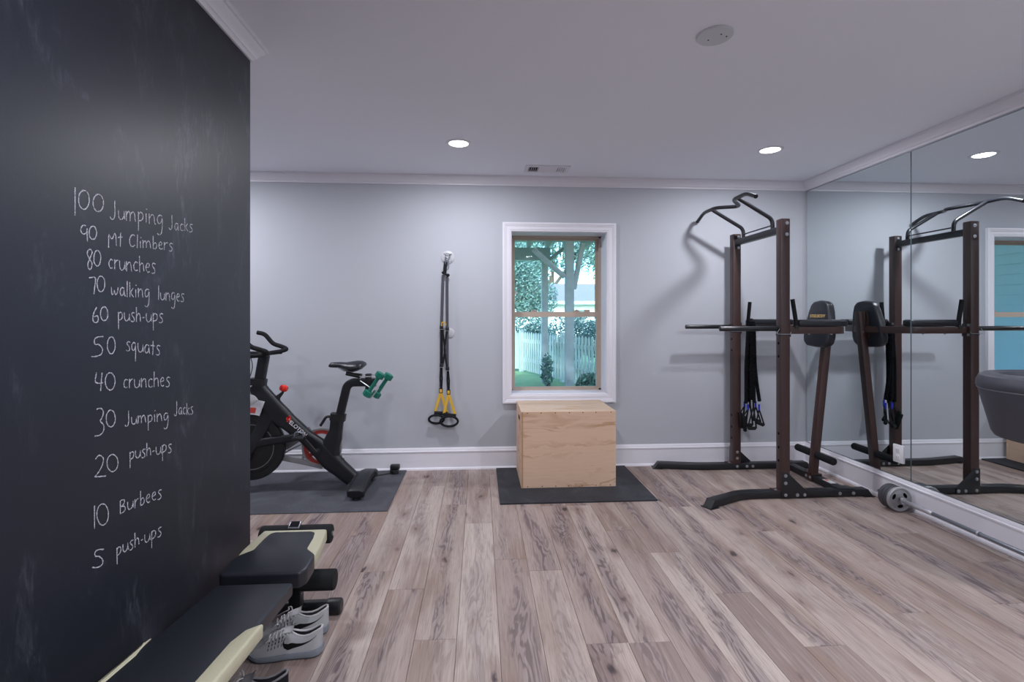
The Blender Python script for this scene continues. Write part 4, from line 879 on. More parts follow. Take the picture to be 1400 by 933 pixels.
# carabiner
cx_, cz_ = (-0.295, 1.859)
bm = NB(); tube(bm, fillet([(cx_ + 0.012, 4.527, cz_ + 0.045), (cx_ + 0.016, 4.527, cz_ - 0.02), (cx_ - 0.016, 4.527, cz_ - 0.03), (cx_ - 0.012, 4.527, cz_ + 0.04)], 0.012, 5, True), 0.005, 8, closed=True); obj('carabiner', bm, M['steel_dark'], t)
ribbon('anchor_loop', [(-0.305, 4.525, 1.872), (-0.311, 4.522, 1.819), (-0.314, 4.525, 1.767)], 0.016, M['web_black'])
bm = NB(); ellipsoid(bm, (-0.324, 4.522, 1.773), 0.018, 0.012, 0.014); ellipsoid(bm, (-0.285, 4.522, 1.751), 0.016, 0.012, 0.014); tube(bm, [(-0.327, 4.522, 1.773), (-0.307, 4.518, 1.76), (-0.282, 4.522, 1.747)], 0.009, 8); obj('strap_knot', bm, M['web_black'], t)
for u, (b0, b1) in ((0, ((-0.328, 4.528, 1.754), (-0.342, 4.528, 1.288))), (1, ((-0.293, 4.528, 1.741), (-0.292, 4.528, 1.275)))):
    ribbon('main_strap', [b0, b1], 0.0125, M['web_grey'])
ribbon('main_strap', [(-0.292, 4.526, 1.275), (-0.29, 4.526, 0.907)], 0.0125, M['web_grey'])
ribbon('main_strap', [(-0.342, 4.526, 1.288), (-0.343, 4.526, 0.94)], 0.0125, M['web_black'])
ribbon('adjuster_strap', [(-0.334, 4.521, 1.282), (-0.311, 4.521, 1.072), (-0.334, 4.521, 0.941)], 0.008, M['web_black'])
ribbon('adjuster_strap', [(-0.294, 4.52, 1.269), (-0.317, 4.52, 1.085), (-0.294, 4.52, 0.921)], 0.008, M['web_black'])
bm = NB(); tube(bm, fillet([(-0.341, 4.52, 1.295), (-0.339, 4.518, 1.331), (-0.309, 4.518, 1.331), (-0.305, 4.52, 1.301)], 0.012, 4), (0.010, 0.004), prof=RECT, up=(0, 1, 0)); obj('yellow_loop', bm, M['yellow'], t)
for p_ in ((-0.342, 4.522, 1.282), (-0.291, 4.522, 1.268), (-0.342, 4.522, 0.941), (-0.289, 4.522, 0.911)):
    bm = NB(); x, y, z = p_; box(bm, x - 0.016, x + 0.016, y - 0.007, y + 0.005, z - 0.017, z + 0.017, 0.003); bk = obj('buckle', bm, M['plastic'], t)
    bm = NB(); tube(bm, [(x - 0.02, y - 0.004, z - 0.016), (x + 0.02, y - 0.004, z - 0.016)], 0.003, 8); obj('buckle_pin', bm, M['chrome'], bk)
for a, b in (((-0.345, 4.524, 0.921), (-0.346, 4.524, 0.724)), ((-0.286, 4.524, 0.894), (-0.28, 4.524, 0.71))):
    for dx in (-0.007, 0.007):
        ribbon('lower_strap', [(a[0] + dx * 0.4, a[1], a[2]), ((a[0] + b[0]) / 2 + dx * 1.2, a[1], (a[2] + b[2]) / 2), (b[0] + dx * 0.4, b[1], b[2])], 0.0075, M['web_black'])
for cx2, y2, tri, lp in ((603.2, 4.522, ((-0.348, 4.522, 0.685), (-0.401, 4.515, 0.523), (-0.293, 4.515, 0.515)), ((-0.388, 4.512, 0.471), 0.066)), (613.5, 4.505, ((-0.279, 4.505, 0.674), (-0.319, 4.498, 0.512), (-0.218, 4.498, 0.498)), ((-0.273, 4.496, 0.454), 0.078))):
    top, l_, r2 = [Vector(q) for q in tri]
    bm = NB(); box(bm, top.x - 0.016, top.x + 0.016, top.y - 0.006, top.y + 0.004, top.z + 0.008, top.z + 0.052, 0.002); lb = obj('label_tab', bm, M['web_black'], t)
    bm = NB(); box(bm, top.x - 0.011, top.x + 0.011, top.y - 0.0072, top.y - 0.0055, top.z + 0.014, top.z + 0.044, 0.0005); obj('yellow_patch', bm, M['yellow'], lb)
    ribbon('handle_strap', [top + Vector((-0.002, 0, 0.012)), l_], 0.0115, M['yellow']); ribbon('handle_strap', [top + Vector((0.002, -0.003, 0.012)), r2], 0.0115, M['yellow'])
    bm = NB(); cyl(bm, l_ + Vector((-0.006, 0, -0.004)), r2 + Vector((0.006, 0, -0.004)), 0.0155, 16, 0.003); obj('grip', bm, M['foam'], t)
    c2, rr = Vector(lp[0]), lp[1]
    bm = NB(); tube(bm, [(c2.x + rr * math.cos(k * 2 * math.pi / 20), c2.y - 0.012 * math.sin(k * 2 * math.pi / 20), c2.z + rr * 0.60 * math.sin(k * 2 * math.pi / 20) - 0.01) for k in range(20)], (0.016, 0.010), 10, closed=True, up=(0, 1, 0)); obj('foot_cradle', bm, M['web_black'], t)

# ------------------------------------------------------------------ exercise bike on its mat
bm = NB(); box(bm, -2.75, -0.652, 3.592, 4.527, 0.0, 0.007, 0.0015, 1)
tag(obj('exercise_mat', bm, M['mat_bike'], base=(-1.7, 4.06, 0)), 'dark grey rubber mat under the exercise bike', 'mat')
BY = 4.05; KP = 1 / 172.0
B = thing('exercise_bike', 'black stationary exercise bike with red accents half hidden by the chalkboard wall', 'exercise bike', (-1.2, BY, 0.007))
BB = M['bike_black']
def Q(name, bm, m=BB, parent=B, ang=40): return obj(name, bm, m, parent, ang=ang)
def blade(bm, pts, yh, y=BY):
    """pts: ((x, z), half width in pixels of the photo); flattened tube in the bike's plane"""
    v = [Vector((p_[0], y[i] if isinstance(y, list) else y, p_[1])) for i, (p_, w) in enumerate(pts)]; ws = [w * KP for p_, w in pts]
    P2 = []; R2 = []
    for i in range(len(v) - 1):                     # smooth interpolation
        a0_, a1_, a2_, a3_ = v[max(0, i-1)], v[i], v[i+1], v[min(len(v)-1, i+2)]
        for k in range(5):
            t = k / 5
            P2.append(0.5 * ((2*a1_) + (a2_ - a0_) * t + (2*a0_ - 5*a1_ + 4*a2_ - a3_) * t*t + (3*a1_ - a0_ - 3*a2_ + a3_) * t**3))
            tt = t * t * (3 - 2 * t); R2.append((yh, ws[i] * (1 - tt) + ws[i+1] * tt))
    P2.append(v[-1]); R2.append((yh, ws[-1]))
    tube(bm, P2, R2, prof=SOFT, up=(0, 1, 0))
bm = NB()
blade(bm, [((-1.757, 0.847), 10), ((-1.707, 0.777), 11), ((-1.646, 0.69), 13), ((-1.567, 0.603), 13), ((-1.478, 0.527), 10.5), ((-1.371, 0.433), 9.5), ((-1.264, 0.339), 12), ((-1.173, 0.239), 13), ((-1.088, 0.162), 11), ((-1.008, 0.091), 10)], 0.036)
blade(bm, [((-1.128, 0.563), 8.5), ((-1.136, 0.482), 8.5), ((-1.156, 0.407), 11), ((-1.19, 0.315), 15), ((-1.179, 0.228), 12)], 0.034)
frame = Q('frame', bm)
bm = NB()
for sg in (-1, 1):
    blade(bm, [((-1.623, 0.673), 5), ((-1.663, 0.593), 9.5), ((-1.718, 0.467), 7.5), ((-1.774, 0.359), 6), ((-1.852, 0.206), 5.5), ((-1.929, 0.059), 6)], 0.015, [BY + sg * k for k in (0.012, 0.018, 0.030, 0.046, 0.048, 0.048)])
Q('fork', bm)
bm = NB(); blade(bm, [((-1.752, 0.37), 4.5), ((-1.696, 0.398), 5.5), ((-1.551, 0.419), 5), ((-1.405, 0.44), 5)], 0.02, BY - 0.03); Q('stay', bm)
# brand mark and lettering on the down tube, near side
def on_tube(c2, ang, dz=0.0):
    return Matrix.Translation((c2[0], BY - 0.0365 - dz, c2[1])) @ Matrix.Rotation(ang, 4, 'Y') @ Matrix.Rotation(math.radians(90), 4, 'X')
ang_t = math.radians(41.5)
bm = text_bm('PELOTON', 0.042, on_tube((-1.425, 0.509), ang_t), 0.0005, 0.0008); lt = Q('frame_lettering', bm, M['white'], frame); lt['label'] = 'white brand lettering'
bm = NB(); c0_ = (0, 0)
t_ = bmesh.new(); lathe(t_, [(0.0095, -0.0006), (0.0185, -0.0006), (0.0185, 0.0006), (0.0095, 0.0006), (0.0095, -0.0006)], (0, 0, 0), 'z', 28); merge(bm, t_, on_tube((-1.489, 0.581), ang_t))
t_ = bmesh.new(); lathe(t_, [(0, -0.0006), (0.0048, -0.0006), (0.0048, 0.0006), (0, 0.0006)], (0, 0, 0), 'z', 14); merge(bm, t_, on_tube((-1.489, 0.581), ang_t))
for sg in (1, -1):
    t_ = bmesh.new(); box(t_, -0.022 if sg < 0 else 0.002, -0.002 if sg < 0 else 0.022, 0.012 * sg - 0.005, 0.012 * sg + 0.005, -0.0006, 0.0006, 0.0004, 1); merge(bm, t_, on_tube((-1.489, 0.581), ang_t - math.radians(80)))
lg = Q('frame_emblem', bm, M['red'], frame); lg['label'] = 'red round emblem'
# seat post, collar and lever
bm = NB(); sp_ = fillet([(p_[0], BY, p_[1]) for p_ in ((-1.119, 0.54), (-1.045, 0.858), (-0.825, 0.856))], 0.06, 8)
tube(bm, sp_, (0.022, 0.032), prof=rprof(0.4, 3), up=(0, 1, 0)); post_ = Q('seat_post', bm)
bm = NB(); tube(bm, [(p_[0], BY, p_[1]) for p_ in ((-1.117, 0.609), (-1.125, 0.557))], (0.042, 0.058), prof=rprof(0.5, 4), up=(0, 1, 0)); col_ = Q('seat_collar', bm, M['plastic'])
bm = NB(); tube(bm, fillet([(p_[0], BY - 0.01, p_[1]) for p_ in ((-1.162, 0.584), (-1.207, 0.593), (-1.255, 0.518))], 0.02, 4), 0.011, 10); obj('clamp_lever', bm, M['plastic'], col_)
# saddle: lofted from nose to tail
def saddle():
    bm = NB(); rings = []
    st = [(449.5, 500.5, 1.2, 0.010), (452, 499.5, 2.8, 0.020), (458, 499.2, 3.2, 0.026), (466, 499.6, 3.6, 0.032), (474, 501, 4.6, 0.050), (482, 501.5, 6.2, 0.078), (489, 500.3, 6.0, 0.092), (495, 499, 4.6, 0.090), (498.6, 498.4, 2.4, 0.072)]
    ts = (-1.193, 0.989), (-1.179, 0.995), (-1.145, 0.996), (-1.099, 0.994), (-1.054, 0.985), (-1.008, 0.982), (-0.968, 0.989), (-0.934, 0.996), (-0.913, 1)
    for (u, v, h, w), (x, z) in zip(st, ts):
        h = h * KP * 1.2; ring = []
        for k in range(16):
            a = 2 * math.pi * k / 16; yy = w * math.cos(a); zz = h * math.sin(a)
            if math.sin(a) < 0: zz *= 1.0 - 0.4 * abs(math.cos(a))
            ring.append(bm.verts.new((x, BY + yy, z + zz - 0.10 * (yy * yy) / max(w, 0.02) * 1.4)))
        rings.append(ring)
    for A, Bq in zip(rings, rings[1:]):
        for k in range(16): bm.faces.new([A[k], A[(k+1) % 16], Bq[(k+1) % 16], Bq[k]])
    bm.faces.new(rings[0][::-1]); bm.faces.new(rings[-1])
    return bm
sad = Q('saddle', saddle(), M['vinyl'], ang=60)
bm = NB()
for dy in (-0.022, 0.022): tube(bm, fillet([(p_[0], BY + dy, p_[1]) for p_ in ((-1.122, 0.98), (-1.071, 0.948), (-0.997, 0.942), (-0.951, 0.967))], 0.02, 4), 0.0035, 8)
obj('rails', bm, M['steel_dark'], sad)
bm = NB(); tube(bm, [(p_[0], BY, p_[1]) for p_ in ((-1.054, 0.93), (-1.02, 0.921), (-0.94, 0.906))], [(0.028, 0.016), (0.028, 0.014), (0.03, 0.018)], prof=SOFT, up=(0, 1, 0)); obj('saddle_clamp', bm, M['plastic'], sad)
bm = NB(); box(bm, -0.905, -0.862, BY - 0.026, BY + 0.026, 0.800, 0.925, 0.006); Q('slider_clamp', bm, M['plastic'])
# dumbbell holder wires
bm = NB()
for yy in (BY - 0.06, BY + 0.06):
    tube(bm, fillet([(p_[0], yy, p_[1]) for p_ in ((-0.94, 0.909), (-0.814, 0.908), (-0.791, 0.873))], 0.02, 4), 0.004, 8)
    tube(bm, fillet([(p_[0], yy, p_[1]) for p_ in ((-0.934, 0.877), (-0.854, 0.821), (-0.897, 0.763), (-0.851, 0.737), (-0.791, 0.821))], 0.02, 4), 0.004, 8)
tube(bm, [(*((-0.934, 0.895))[:1], BY - 0.06, ((-0.934, 0.895))[1]), (((-0.934, 0.895))[0], BY + 0.06, ((-0.934, 0.895))[1])], 0.006, 8)
Q('dumbbell_holder', bm, M['steel'])
# handlebar post and bars
bm = NB(); tube(bm, [(p_[0], BY, p_[1]) for p_ in ((-1.724, 0.869), (-1.688, 1.076))], (0.028, 0.038), prof=rprof(0.4, 3), up=(0, 1, 0)); Q('handlebar_post', bm)
bm = NB(); tube(bm, [(p_[0], BY, p_[1]) for p_ in ((-1.738, 0.841), (-1.732, 0.892))], (0.045, 0.060), prof=rprof(0.5, 4), up=(0, 1, 0)); Q('handlebar_collar', bm, M['plastic'])
bm = NB()
for s in (-1, 1):
    pts = [(p_[0], BY + s * dy, p_[1]) for p_, dy in (((-1.69, 1.081), 0.0), ((-1.685, 1.087), 0.10), ((-1.635, 1.093), 0.16), ((-1.579, 1.11), 0.19), ((-1.635, 1.133), 0.205), ((-1.704, 1.153), 0.205), ((-1.771, 1.237), 0.205), ((-1.83, 1.248), 0.205))]
    tube(bm, fillet(pts, 0.045, 6), 0.0175, 14)
    tube(bm, fillet([(p_[0], BY + s * dy, p_[1]) for p_, dy in (((-1.618, 1.09), 0.165), ((-1.724, 1.079), 0.15), ((-1.835, 1.082), 0.14), ((-1.907, 1.088), 0.05), ((-1.907, 1.088), 0.0))], 0.04, 5), 0.016, 14)
Q('handlebar', bm, M['foam'])
bm = NB(); tube(bm, fillet([(p_[0], BY - 0.05, p_[1]) for p_ in ((-1.774, 1.076), (-1.752, 0.996), (-1.78, 0.893))], 0.06, 5), 0.0035, 8); Q('sensor_cable', bm, M['plastic'])
# resistance knob
kx, kz = (-1.539, 0.816); k2x, k2z = (-1.59, 0.73)
bm = NB(); tube(bm, [(k2x, BY, k2z - 0.01), (k2x + 0.005, BY, k2z + 0.015), (kx - 0.01, BY, kz - 0.035), (kx, BY, kz)], [0.022, 0.020, 0.010, 0.008], 14); Q('knob_stem', bm, M['plastic'])
bm = NB()
d_ = Vector((0.35, 0, 1)).normalized()
tube(bm, [Vector((kx, BY, kz)) + d_ * h for h in (-0.022, -0.018, -0.002, 0.004, 0.018, 0.022)], [0.022, 0.027, 0.031, 0.031, 0.026, 0.018], prof=[((1 + 0.09 * math.cos(6 * 2 * math.pi * k / 36)) * math.cos(2 * math.pi * k / 36), (1 + 0.09 * math.cos(6 * 2 * math.pi * k / 36)) * math.sin(2 * math.pi * k / 36)) for k in range(36)]); kn = Q('resistance_knob', bm, M['red']); kn['label'] = 'bright red resistance knob'
# flywheel with shroud
wx, wz = (-1.785, 0.359)
bm = NB(); lathe(bm, [(0.10, -0.018), (0.20, -0.016), (0.205, -0.026), (0.252, -0.026), (0.258, -0.018), (0.258, 0.018), (0.252, 0.026), (0.205, 0.026), (0.20, 0.016), (0.10, 0.018), (0.10, -0.018)], (wx, BY, wz), 'y', 56); fw = Q('flywheel', bm, M['plastic'])
bm = NB(); lathe(bm, [(0.0, -0.030), (0.03, -0.030), (0.06, -0.020), (0.10, -0.019), (0.10, 0.019), (0.06, 0.02), (0, 0.02)], (wx, BY, wz), 'y', 32); obj('hub', bm, M['black_metal'], fw)
bm = NB(); lathe(bm, [(0.172, -0.0172), (0.172, -0.0192), (0.178, -0.0192), (0.178, -0.0172)], (wx, BY, wz), 'y', 56); obj('steel_ring', bm, M['steel_dark'], fw)
bm = NB(); lathe(bm, [(0.262, -0.05), (0.375, -0.04), (0.380, 0.0), (0.375, 0.04), (0.262, 0.05)], (wx, BY, wz), 'y', 14, math.radians(72), math.radians(118)); sh = Q('brake_shroud', bm, M['light_grey'])
bm = NB(); lathe(bm, [(0.275, -0.0505), (0.315, -0.0475), (0.316, -0.045), (0.276, -0.048)], (wx, BY, wz), 'y', 12, math.radians(80), math.radians(108)); obj('red_flash', bm, M['dull_red'], sh)
bm = NB(); prism(bm, [(p_[0], p_[1]) for p_ in ((-1.791, 0.778), (-1.746, 0.766), (-1.718, 0.731), (-1.763, 0.692), (-1.796, 0.709))], 'y', BY - 0.052, BY + 0.052, 0.008); Q('lever_guard', bm, M['light_grey'])
# chain guard and red crank wheel on the far side
cx2, cz2 = (-1.268, 0.327); gy = 4.125
bm = NB(); lathe(bm, [(0.142, -0.014), (0.156, -0.014), (0.158, 0), (0.156, 0.014), (0.142, 0.014), (0.142, -0.014)], (cx2, gy, cz2), 'y', 48); Q('guard_ring', bm, M['grey_plastic'])
bm = NB(); lathe(bm, [(0.112, -0.012), (0.140, -0.010), (0.140, 0.010), (0.112, 0.012), (0.112, -0.012)], (cx2, gy, cz2), 'y', 48)
lathe(bm, [(0.0, -0.010), (0.045, -0.010), (0.045, 0.010), (0, 0.010)], (cx2, gy, cz2), 'y', 24)
for k in range(4):
    a = 0.6 + k * math.pi / 2; tube(bm, [(cx2 + 0.04 * math.cos(a), gy, cz2 + 0.04 * math.sin(a)), (cx2 + 0.118 * math.cos(a), gy, cz2 + 0.118 * math.sin(a))], (0.008, 0.016), prof=SOFT, up=(0, 1, 0))
Q('crank_wheel', bm, M['dull_red'])
bm = NB(); gw = [(-1.591, 0.313), (-1.454, 0.405), (-1.356, 0.468)]; gl2 = [(-1.591, 0.249), (-1.442, 0.217), (-1.264, 0.172)]
for pl_, hw in ((gw, 0.030), (gl2, 0.020)): tube(bm, [(p_[0], gy, p_[1]) for p_ in pl_], (0.012, hw), prof=SOFT, up=(0, 1, 0))
tube(bm, [(p_[0], gy, p_[1]) for p_ in ((-1.568, 0.284), (-1.408, 0.363), (-1.419, 0.234))], (0.010, 0.008), prof=SOFT, up=(0, 1, 0))
Q('chain_guard', bm, M['grey_plastic'])
# cranks and pedals
bm = NB(); cyl(bm, (cx2, BY - 0.075, cz2), (cx2, BY + 0.10, cz2), 0.022, 20, 0.004); Q('crank_axle', bm, M['black_metal'])
px_, pz_ = (-1.373, 0.455)
for s, (ex, ez) in ((-1, (px_, pz_)), (1, (2 * cx2 - px_, 2 * cz2 - pz_))):
    yy = BY + s * 0.085
    bm = NB(); tube(bm, [(cx2, yy, cz2), (ex, yy, ez)], [(0.008, 0.018), (0.007, 0.013)], prof=SOFT, up=(0, 1, 0)); cr = Q('crank_arm', bm, M['black_satin'])
    bm = NB(); box(bm, ex - 0.045, ex + 0.045, yy + s * 0.02 - 0.0 if s > 0 else yy - 0.095, yy + 0.095 if s > 0 else yy - 0.02, ez - 0.012, ez + 0.012, 0.006); pdl = Q('pedal', bm, M['black_metal'])
    bm = NB(); tube(bm, fillet([(ex - 0.035, yy + s * 0.057, ez + 0.008), (ex - 0.03, yy + s * 0.057, ez + 0.045), (ex + 0.03, yy + s * 0.057, ez + 0.045), (ex + 0.035, yy + s * 0.057, ez + 0.008)], 0.03, 4), (0.006, 0.018) if False else 0.006, 8); obj('toe_clip', bm, M['steel_dark'], pdl)
# stabilisers
def stabiliser(x, ya, yb_, lbl=None):
    bm = NB(); n_ = 9; pts = []; rr = []
    for k in range(n_):
        t = k / (n_ - 1); y = ya + (yb_ - ya) * t; b = 1 - (2 * t - 1) ** 2
        pts.append((x, y, 0.062 + 0.035 * b)); rr.append((0.030 + 0.006 * b, 0.058))
    tube(bm, pts, rr, prof=SOFT, up=(0, 0, 1)); s_ = Q('stabiliser', bm)
    for y, sg in ((ya, 1), (yb_, -1)):
        bm = NB(); tube(bm, [(x, y - sg * 0.012, 0.058), (x, y, 0.060), (x, y + sg * 0.085, 0.076)], [(0.026, 0.055), (0.035, 0.064), (0.038, 0.063)], prof=SOFT, up=(0, 0, 1)); obj('end_cap', bm, M['black_metal'], s_)
        bm = NB(); lathe(bm, [(0, 0.007), (0.034, 0.007), (0.034, 0.020), (0.02, 0.032), (0, 0.032)], (x, y + sg * 0.03, 0), 'z', 18); obj('levelling_foot', bm, M['plastic'], s_)
    return s_
stabiliser(-0.925, 3.80, 4.30)
stabiliser(-2.02, 3.80, 4.30)

# power adapter and cable on the mat
t = thing('power_adapter', 'small black power adapter with coiled cable on the bike mat', 'power adapter', (-0.74, 4.42, 0.007))
bm = NB(); box(bm, -0.785, -0.705, 4.44, 4.50, 0.030, 0.075, 0.008); obj('adapter_body', bm, M['plastic'], t)
bm = NB()
for k in range(5): tube(bm, [(-0.745 + (0.032 + 0.004 * (k % 2)) * math.cos(q * math.pi / 8), 4.44 + 0.03 * math.sin(q * math.pi / 8) - 0.004 * k, 0.013 + 0.007 * k) for q in range(16)], 0.0045, 7, closed=True)
tube(bm, fillet([(-0.77, 4.43, 0.014), (-0.84, 4.40, 0.0115), (-0.90, 4.36, 0.0115), (-0.95, 4.22, 0.0115)], 0.03, 4), 0.004, 7); obj('cable', bm, M['plastic'], t)

# green dumbbells in the holder
def dumbbell(y, label, sh_=0.0):
    a = Vector((*(-0.768, 0.914),)); b = Vector((*(-0.862, 0.772),))
    A = Vector((a.x + sh_, y, a.y - sh_ * 0.45)); Bv = Vector((b.x + sh_, y, b.y - sh_ * 0.45)); d = (Bv - A).normalized()
    t = thing('dumbbell', label, 'dumbbell', (Bv.x, y, Bv.z - 0.03), 0, 'green dumbbells on the bike')
    bm = NB(); cyl(bm, A, Bv, 0.0155, 16); obj('handle', bm, M['green'], t)
    for c_ in (A, Bv):
        bm = NB(); tube(bm, [c_ - d * 0.024, c_ - d * 0.019, c_ + d * 0.019, c_ + d * 0.024], [0.028, 0.036, 0.036, 0.028], 6); obj('hex_head', bm, M['green'], t)
dumbbell(BY - 0.075, 'teal green hex dumbbell in the bike holder, nearer of the two', -0.012)
dumbbell(BY + 0.02, 'teal green hex dumbbell in the bike holder, further of the two', 0.036)

# ------------------------------------------------------------------ weight bench along the chalkboard wall
WXc = -0.835
t = thing('weight_bench', 'adjustable weight bench with black and cream vinyl pads along the chalkboard wall', 'weight bench', (WXc, 1.75, 0))
def W_(name, bm, m, parent=t): return obj(name, bm, m, parent)
def inclined(bm, t_, y_ref, z_ref, slope): merge(bm, t_, Matrix.Translation((WXc, y_ref, z_ref)) @ Matrix.Rotation(-math.atan(slope), 4, 'X'))
# backrest: local y from 0 (far end) to -1.0 (towards the viewer), rising slightly
L_ = 0.98; sb = 0.088
bm = NB(); t_ = bmesh.new()
prism(t_, [(-0.140, 0.0), (-0.142, -0.30), (-0.150, -0.36), (-0.152, -L_ + 0.03), (-0.13, -L_), (0.13, -L_), (0.152, -L_ + 0.03), (0.150, -0.36), (0.142, -0.30), (0.140, 0.0)], 'z', -0.050, 0.0, 0.012, 3)
inclined(bm, t_, 1.925, 0.385, sb); back = W_('backrest_pad', bm, M['vinyl'])
for s in (-1, 1):
    bm = NB(); t_ = bmesh.new()
    y0_, iw = (-0.295, 0.098) if s > 0 else (-0.345, 0.128)
    prism(t_, [(s * 0.1535, y0_), (s * 0.1535, -L_ + 0.05), (s * iw, -L_ + 0.05), (s * iw, y0_ - 0.105), (s * (iw + 0.015), y0_ - 0.04)][::s], 'z', -0.047, 0.0018, 0.008, 3)
    inclined(bm, t_, 1.925, 0.385, sb); obj('side_panel', bm, M['cream'], back)
# seat
ss = -0.055
bm = NB(); t_ = bmesh.new()
prism(t_, [(-0.158, -0.12), (-0.158, 0.02), (-0.140, 0.185), (0.140, 0.185), (0.158, 0.02), (0.158, -0.12)], 'z', -0.055, 0.0, 0.010, 3)
inclined(bm, t_, 2.15, 0.402, ss); seat = W_('seat_pad', bm, M['cream'])
bm = NB(); t_ = bmesh.new()
prism(t_, [(-0.163, -0.165), (-0.163, -0.07), (-0.155, -0.035), (-0.112, 0.01), (-0.108, 0.10), (-0.100, 0.150), (-0.08, 0.162), (0.08, 0.162), (0.100, 0.150), (0.108, 0.10), (0.112, 0.01), (0.155, -0.035), (0.163, -0.07), (0.163, -0.150), (0.145, -0.178), (-0.145, -0.178)], 'z', -0.060, 0.004, 0.010, 3)
inclined(bm, t_, 2.15, 0.402, ss); obj('seat_cover', bm, M['vinyl'], seat)
# foam rollers at the far end
bm = NB(); cyl(bm, (-1.030, 2.432, 0.348), (-0.700, 2.432, 0.348), 0.043, 24, 0.010); W_('foam_roller', bm, M['foam'])
bm = NB(); cyl(bm, (-0.7005, 2.432, 0.348), (-0.694, 2.432, 0.348), 0.012, 12); W_('roller_cap', bm, M['chrome'])
bm = NB(); cyl(bm, (-1.010, 2.330, 0.182), (-0.655, 2.330, 0.182), 0.045, 24, 0.008); W_('foam_roller', bm, M['foam'])
# frame
bm = NB(); tube(bm, [(WXc, 2.345, 0.05), (WXc, 2.335, 0.20), (WXc, 2.30, 0.345)], (0.026, 0.026), prof=RECT, up=(1, 0, 0))
tube(bm, [(WXc, 2.32, 0.325), (WXc, 2.432, 0.348)], (0.018, 0.018), prof=RECT, up=(1, 0, 0))
tube(bm, [(WXc, 2.31, 0.318), (WXc, 1.10, 0.318)], (0.026, 0.026), prof=RECT, up=(1, 0, 0))
tube(bm, [(WXc, 1.12, 0.32), (WXc, 1.02, 0.05)], (0.026, 0.026), prof=RECT, up=(1, 0, 0))
tube(bm, [(WXc, 1.30, 0.32), (WXc, 1.18, 0.40)], (0.02, 0.02), prof=RECT, up=(1, 0, 0)); W_('frame', bm, M['black_metal'])
for y in (2.375, 1.02):
    bm = NB(); cyl(bm, (-1.020, y, 0.036), (-0.675, y, 0.036), 0.029, 20); fo = W_('floor_bar', bm, M['black_satin'])
    for a, b in ((-0.705, -0.640), (-1.030, -0.965)):
        bm = NB(); tube(bm, [(a, y, 0.0345), (a + 0.006, y, 0.0345), (b - 0.006, y, 0.0345), (b, y, 0.0345)], [0.0305, 0.034, 0.034, 0.028], prof=[((1 + 0.03 * (k % 2)) * math.cos(2 * math.pi * k / 32), (1 + 0.03 * (k % 2)) * math.sin(2 * math.pi * k / 32)) for k in range(32)]); obj('end_cap', bm, M['plastic'], fo)
bm = NB(); bolt(bm, (WXc + 0.026, 2.335, 0.13), 'x', 0.009); W_('bolt', bm, CH)
# watch lying on the roller
t = thing('smart_watch', 'small smart watch with black screen lying on the bench roller', 'watch', (-0.868, 2.42, 0.392))
Rw = Matrix.Translation((-0.868, 2.415, 0.3985)) @ Matrix.Rotation(math.radians(24), 4, 'X')
bm = NB(); t_ = bmesh.new(); box(t_, -0.026, 0.026, -0.022, 0.022, -0.006, 0.006, 0.004, 3); merge(bm, t_, Rw); wc = obj('watch_case', bm, mat('watch_case_grey', '#8d8f98', 0.3, metal=0.7), t)
bm = NB(); t_ = bmesh.new(); box(t_, -0.021, 0.021, -0.016, 0.018, 0.0055, 0.0068, 0.0005, 1); merge(bm, t_, Rw); obj('screen', bm, mat('watch_screen', '#050507', 0.12), wc)
bm = NB(); tube(bm, [(-0.868, 2.432 + 0.0465 * math.cos(a * math.pi / 16), 0.348 + 0.0465 * math.sin(a * math.pi / 16)) for a in range(32)], (0.0012, 0.013), prof=RECT, closed=True, up=None); obj('strap', bm, M['plastic'], t)

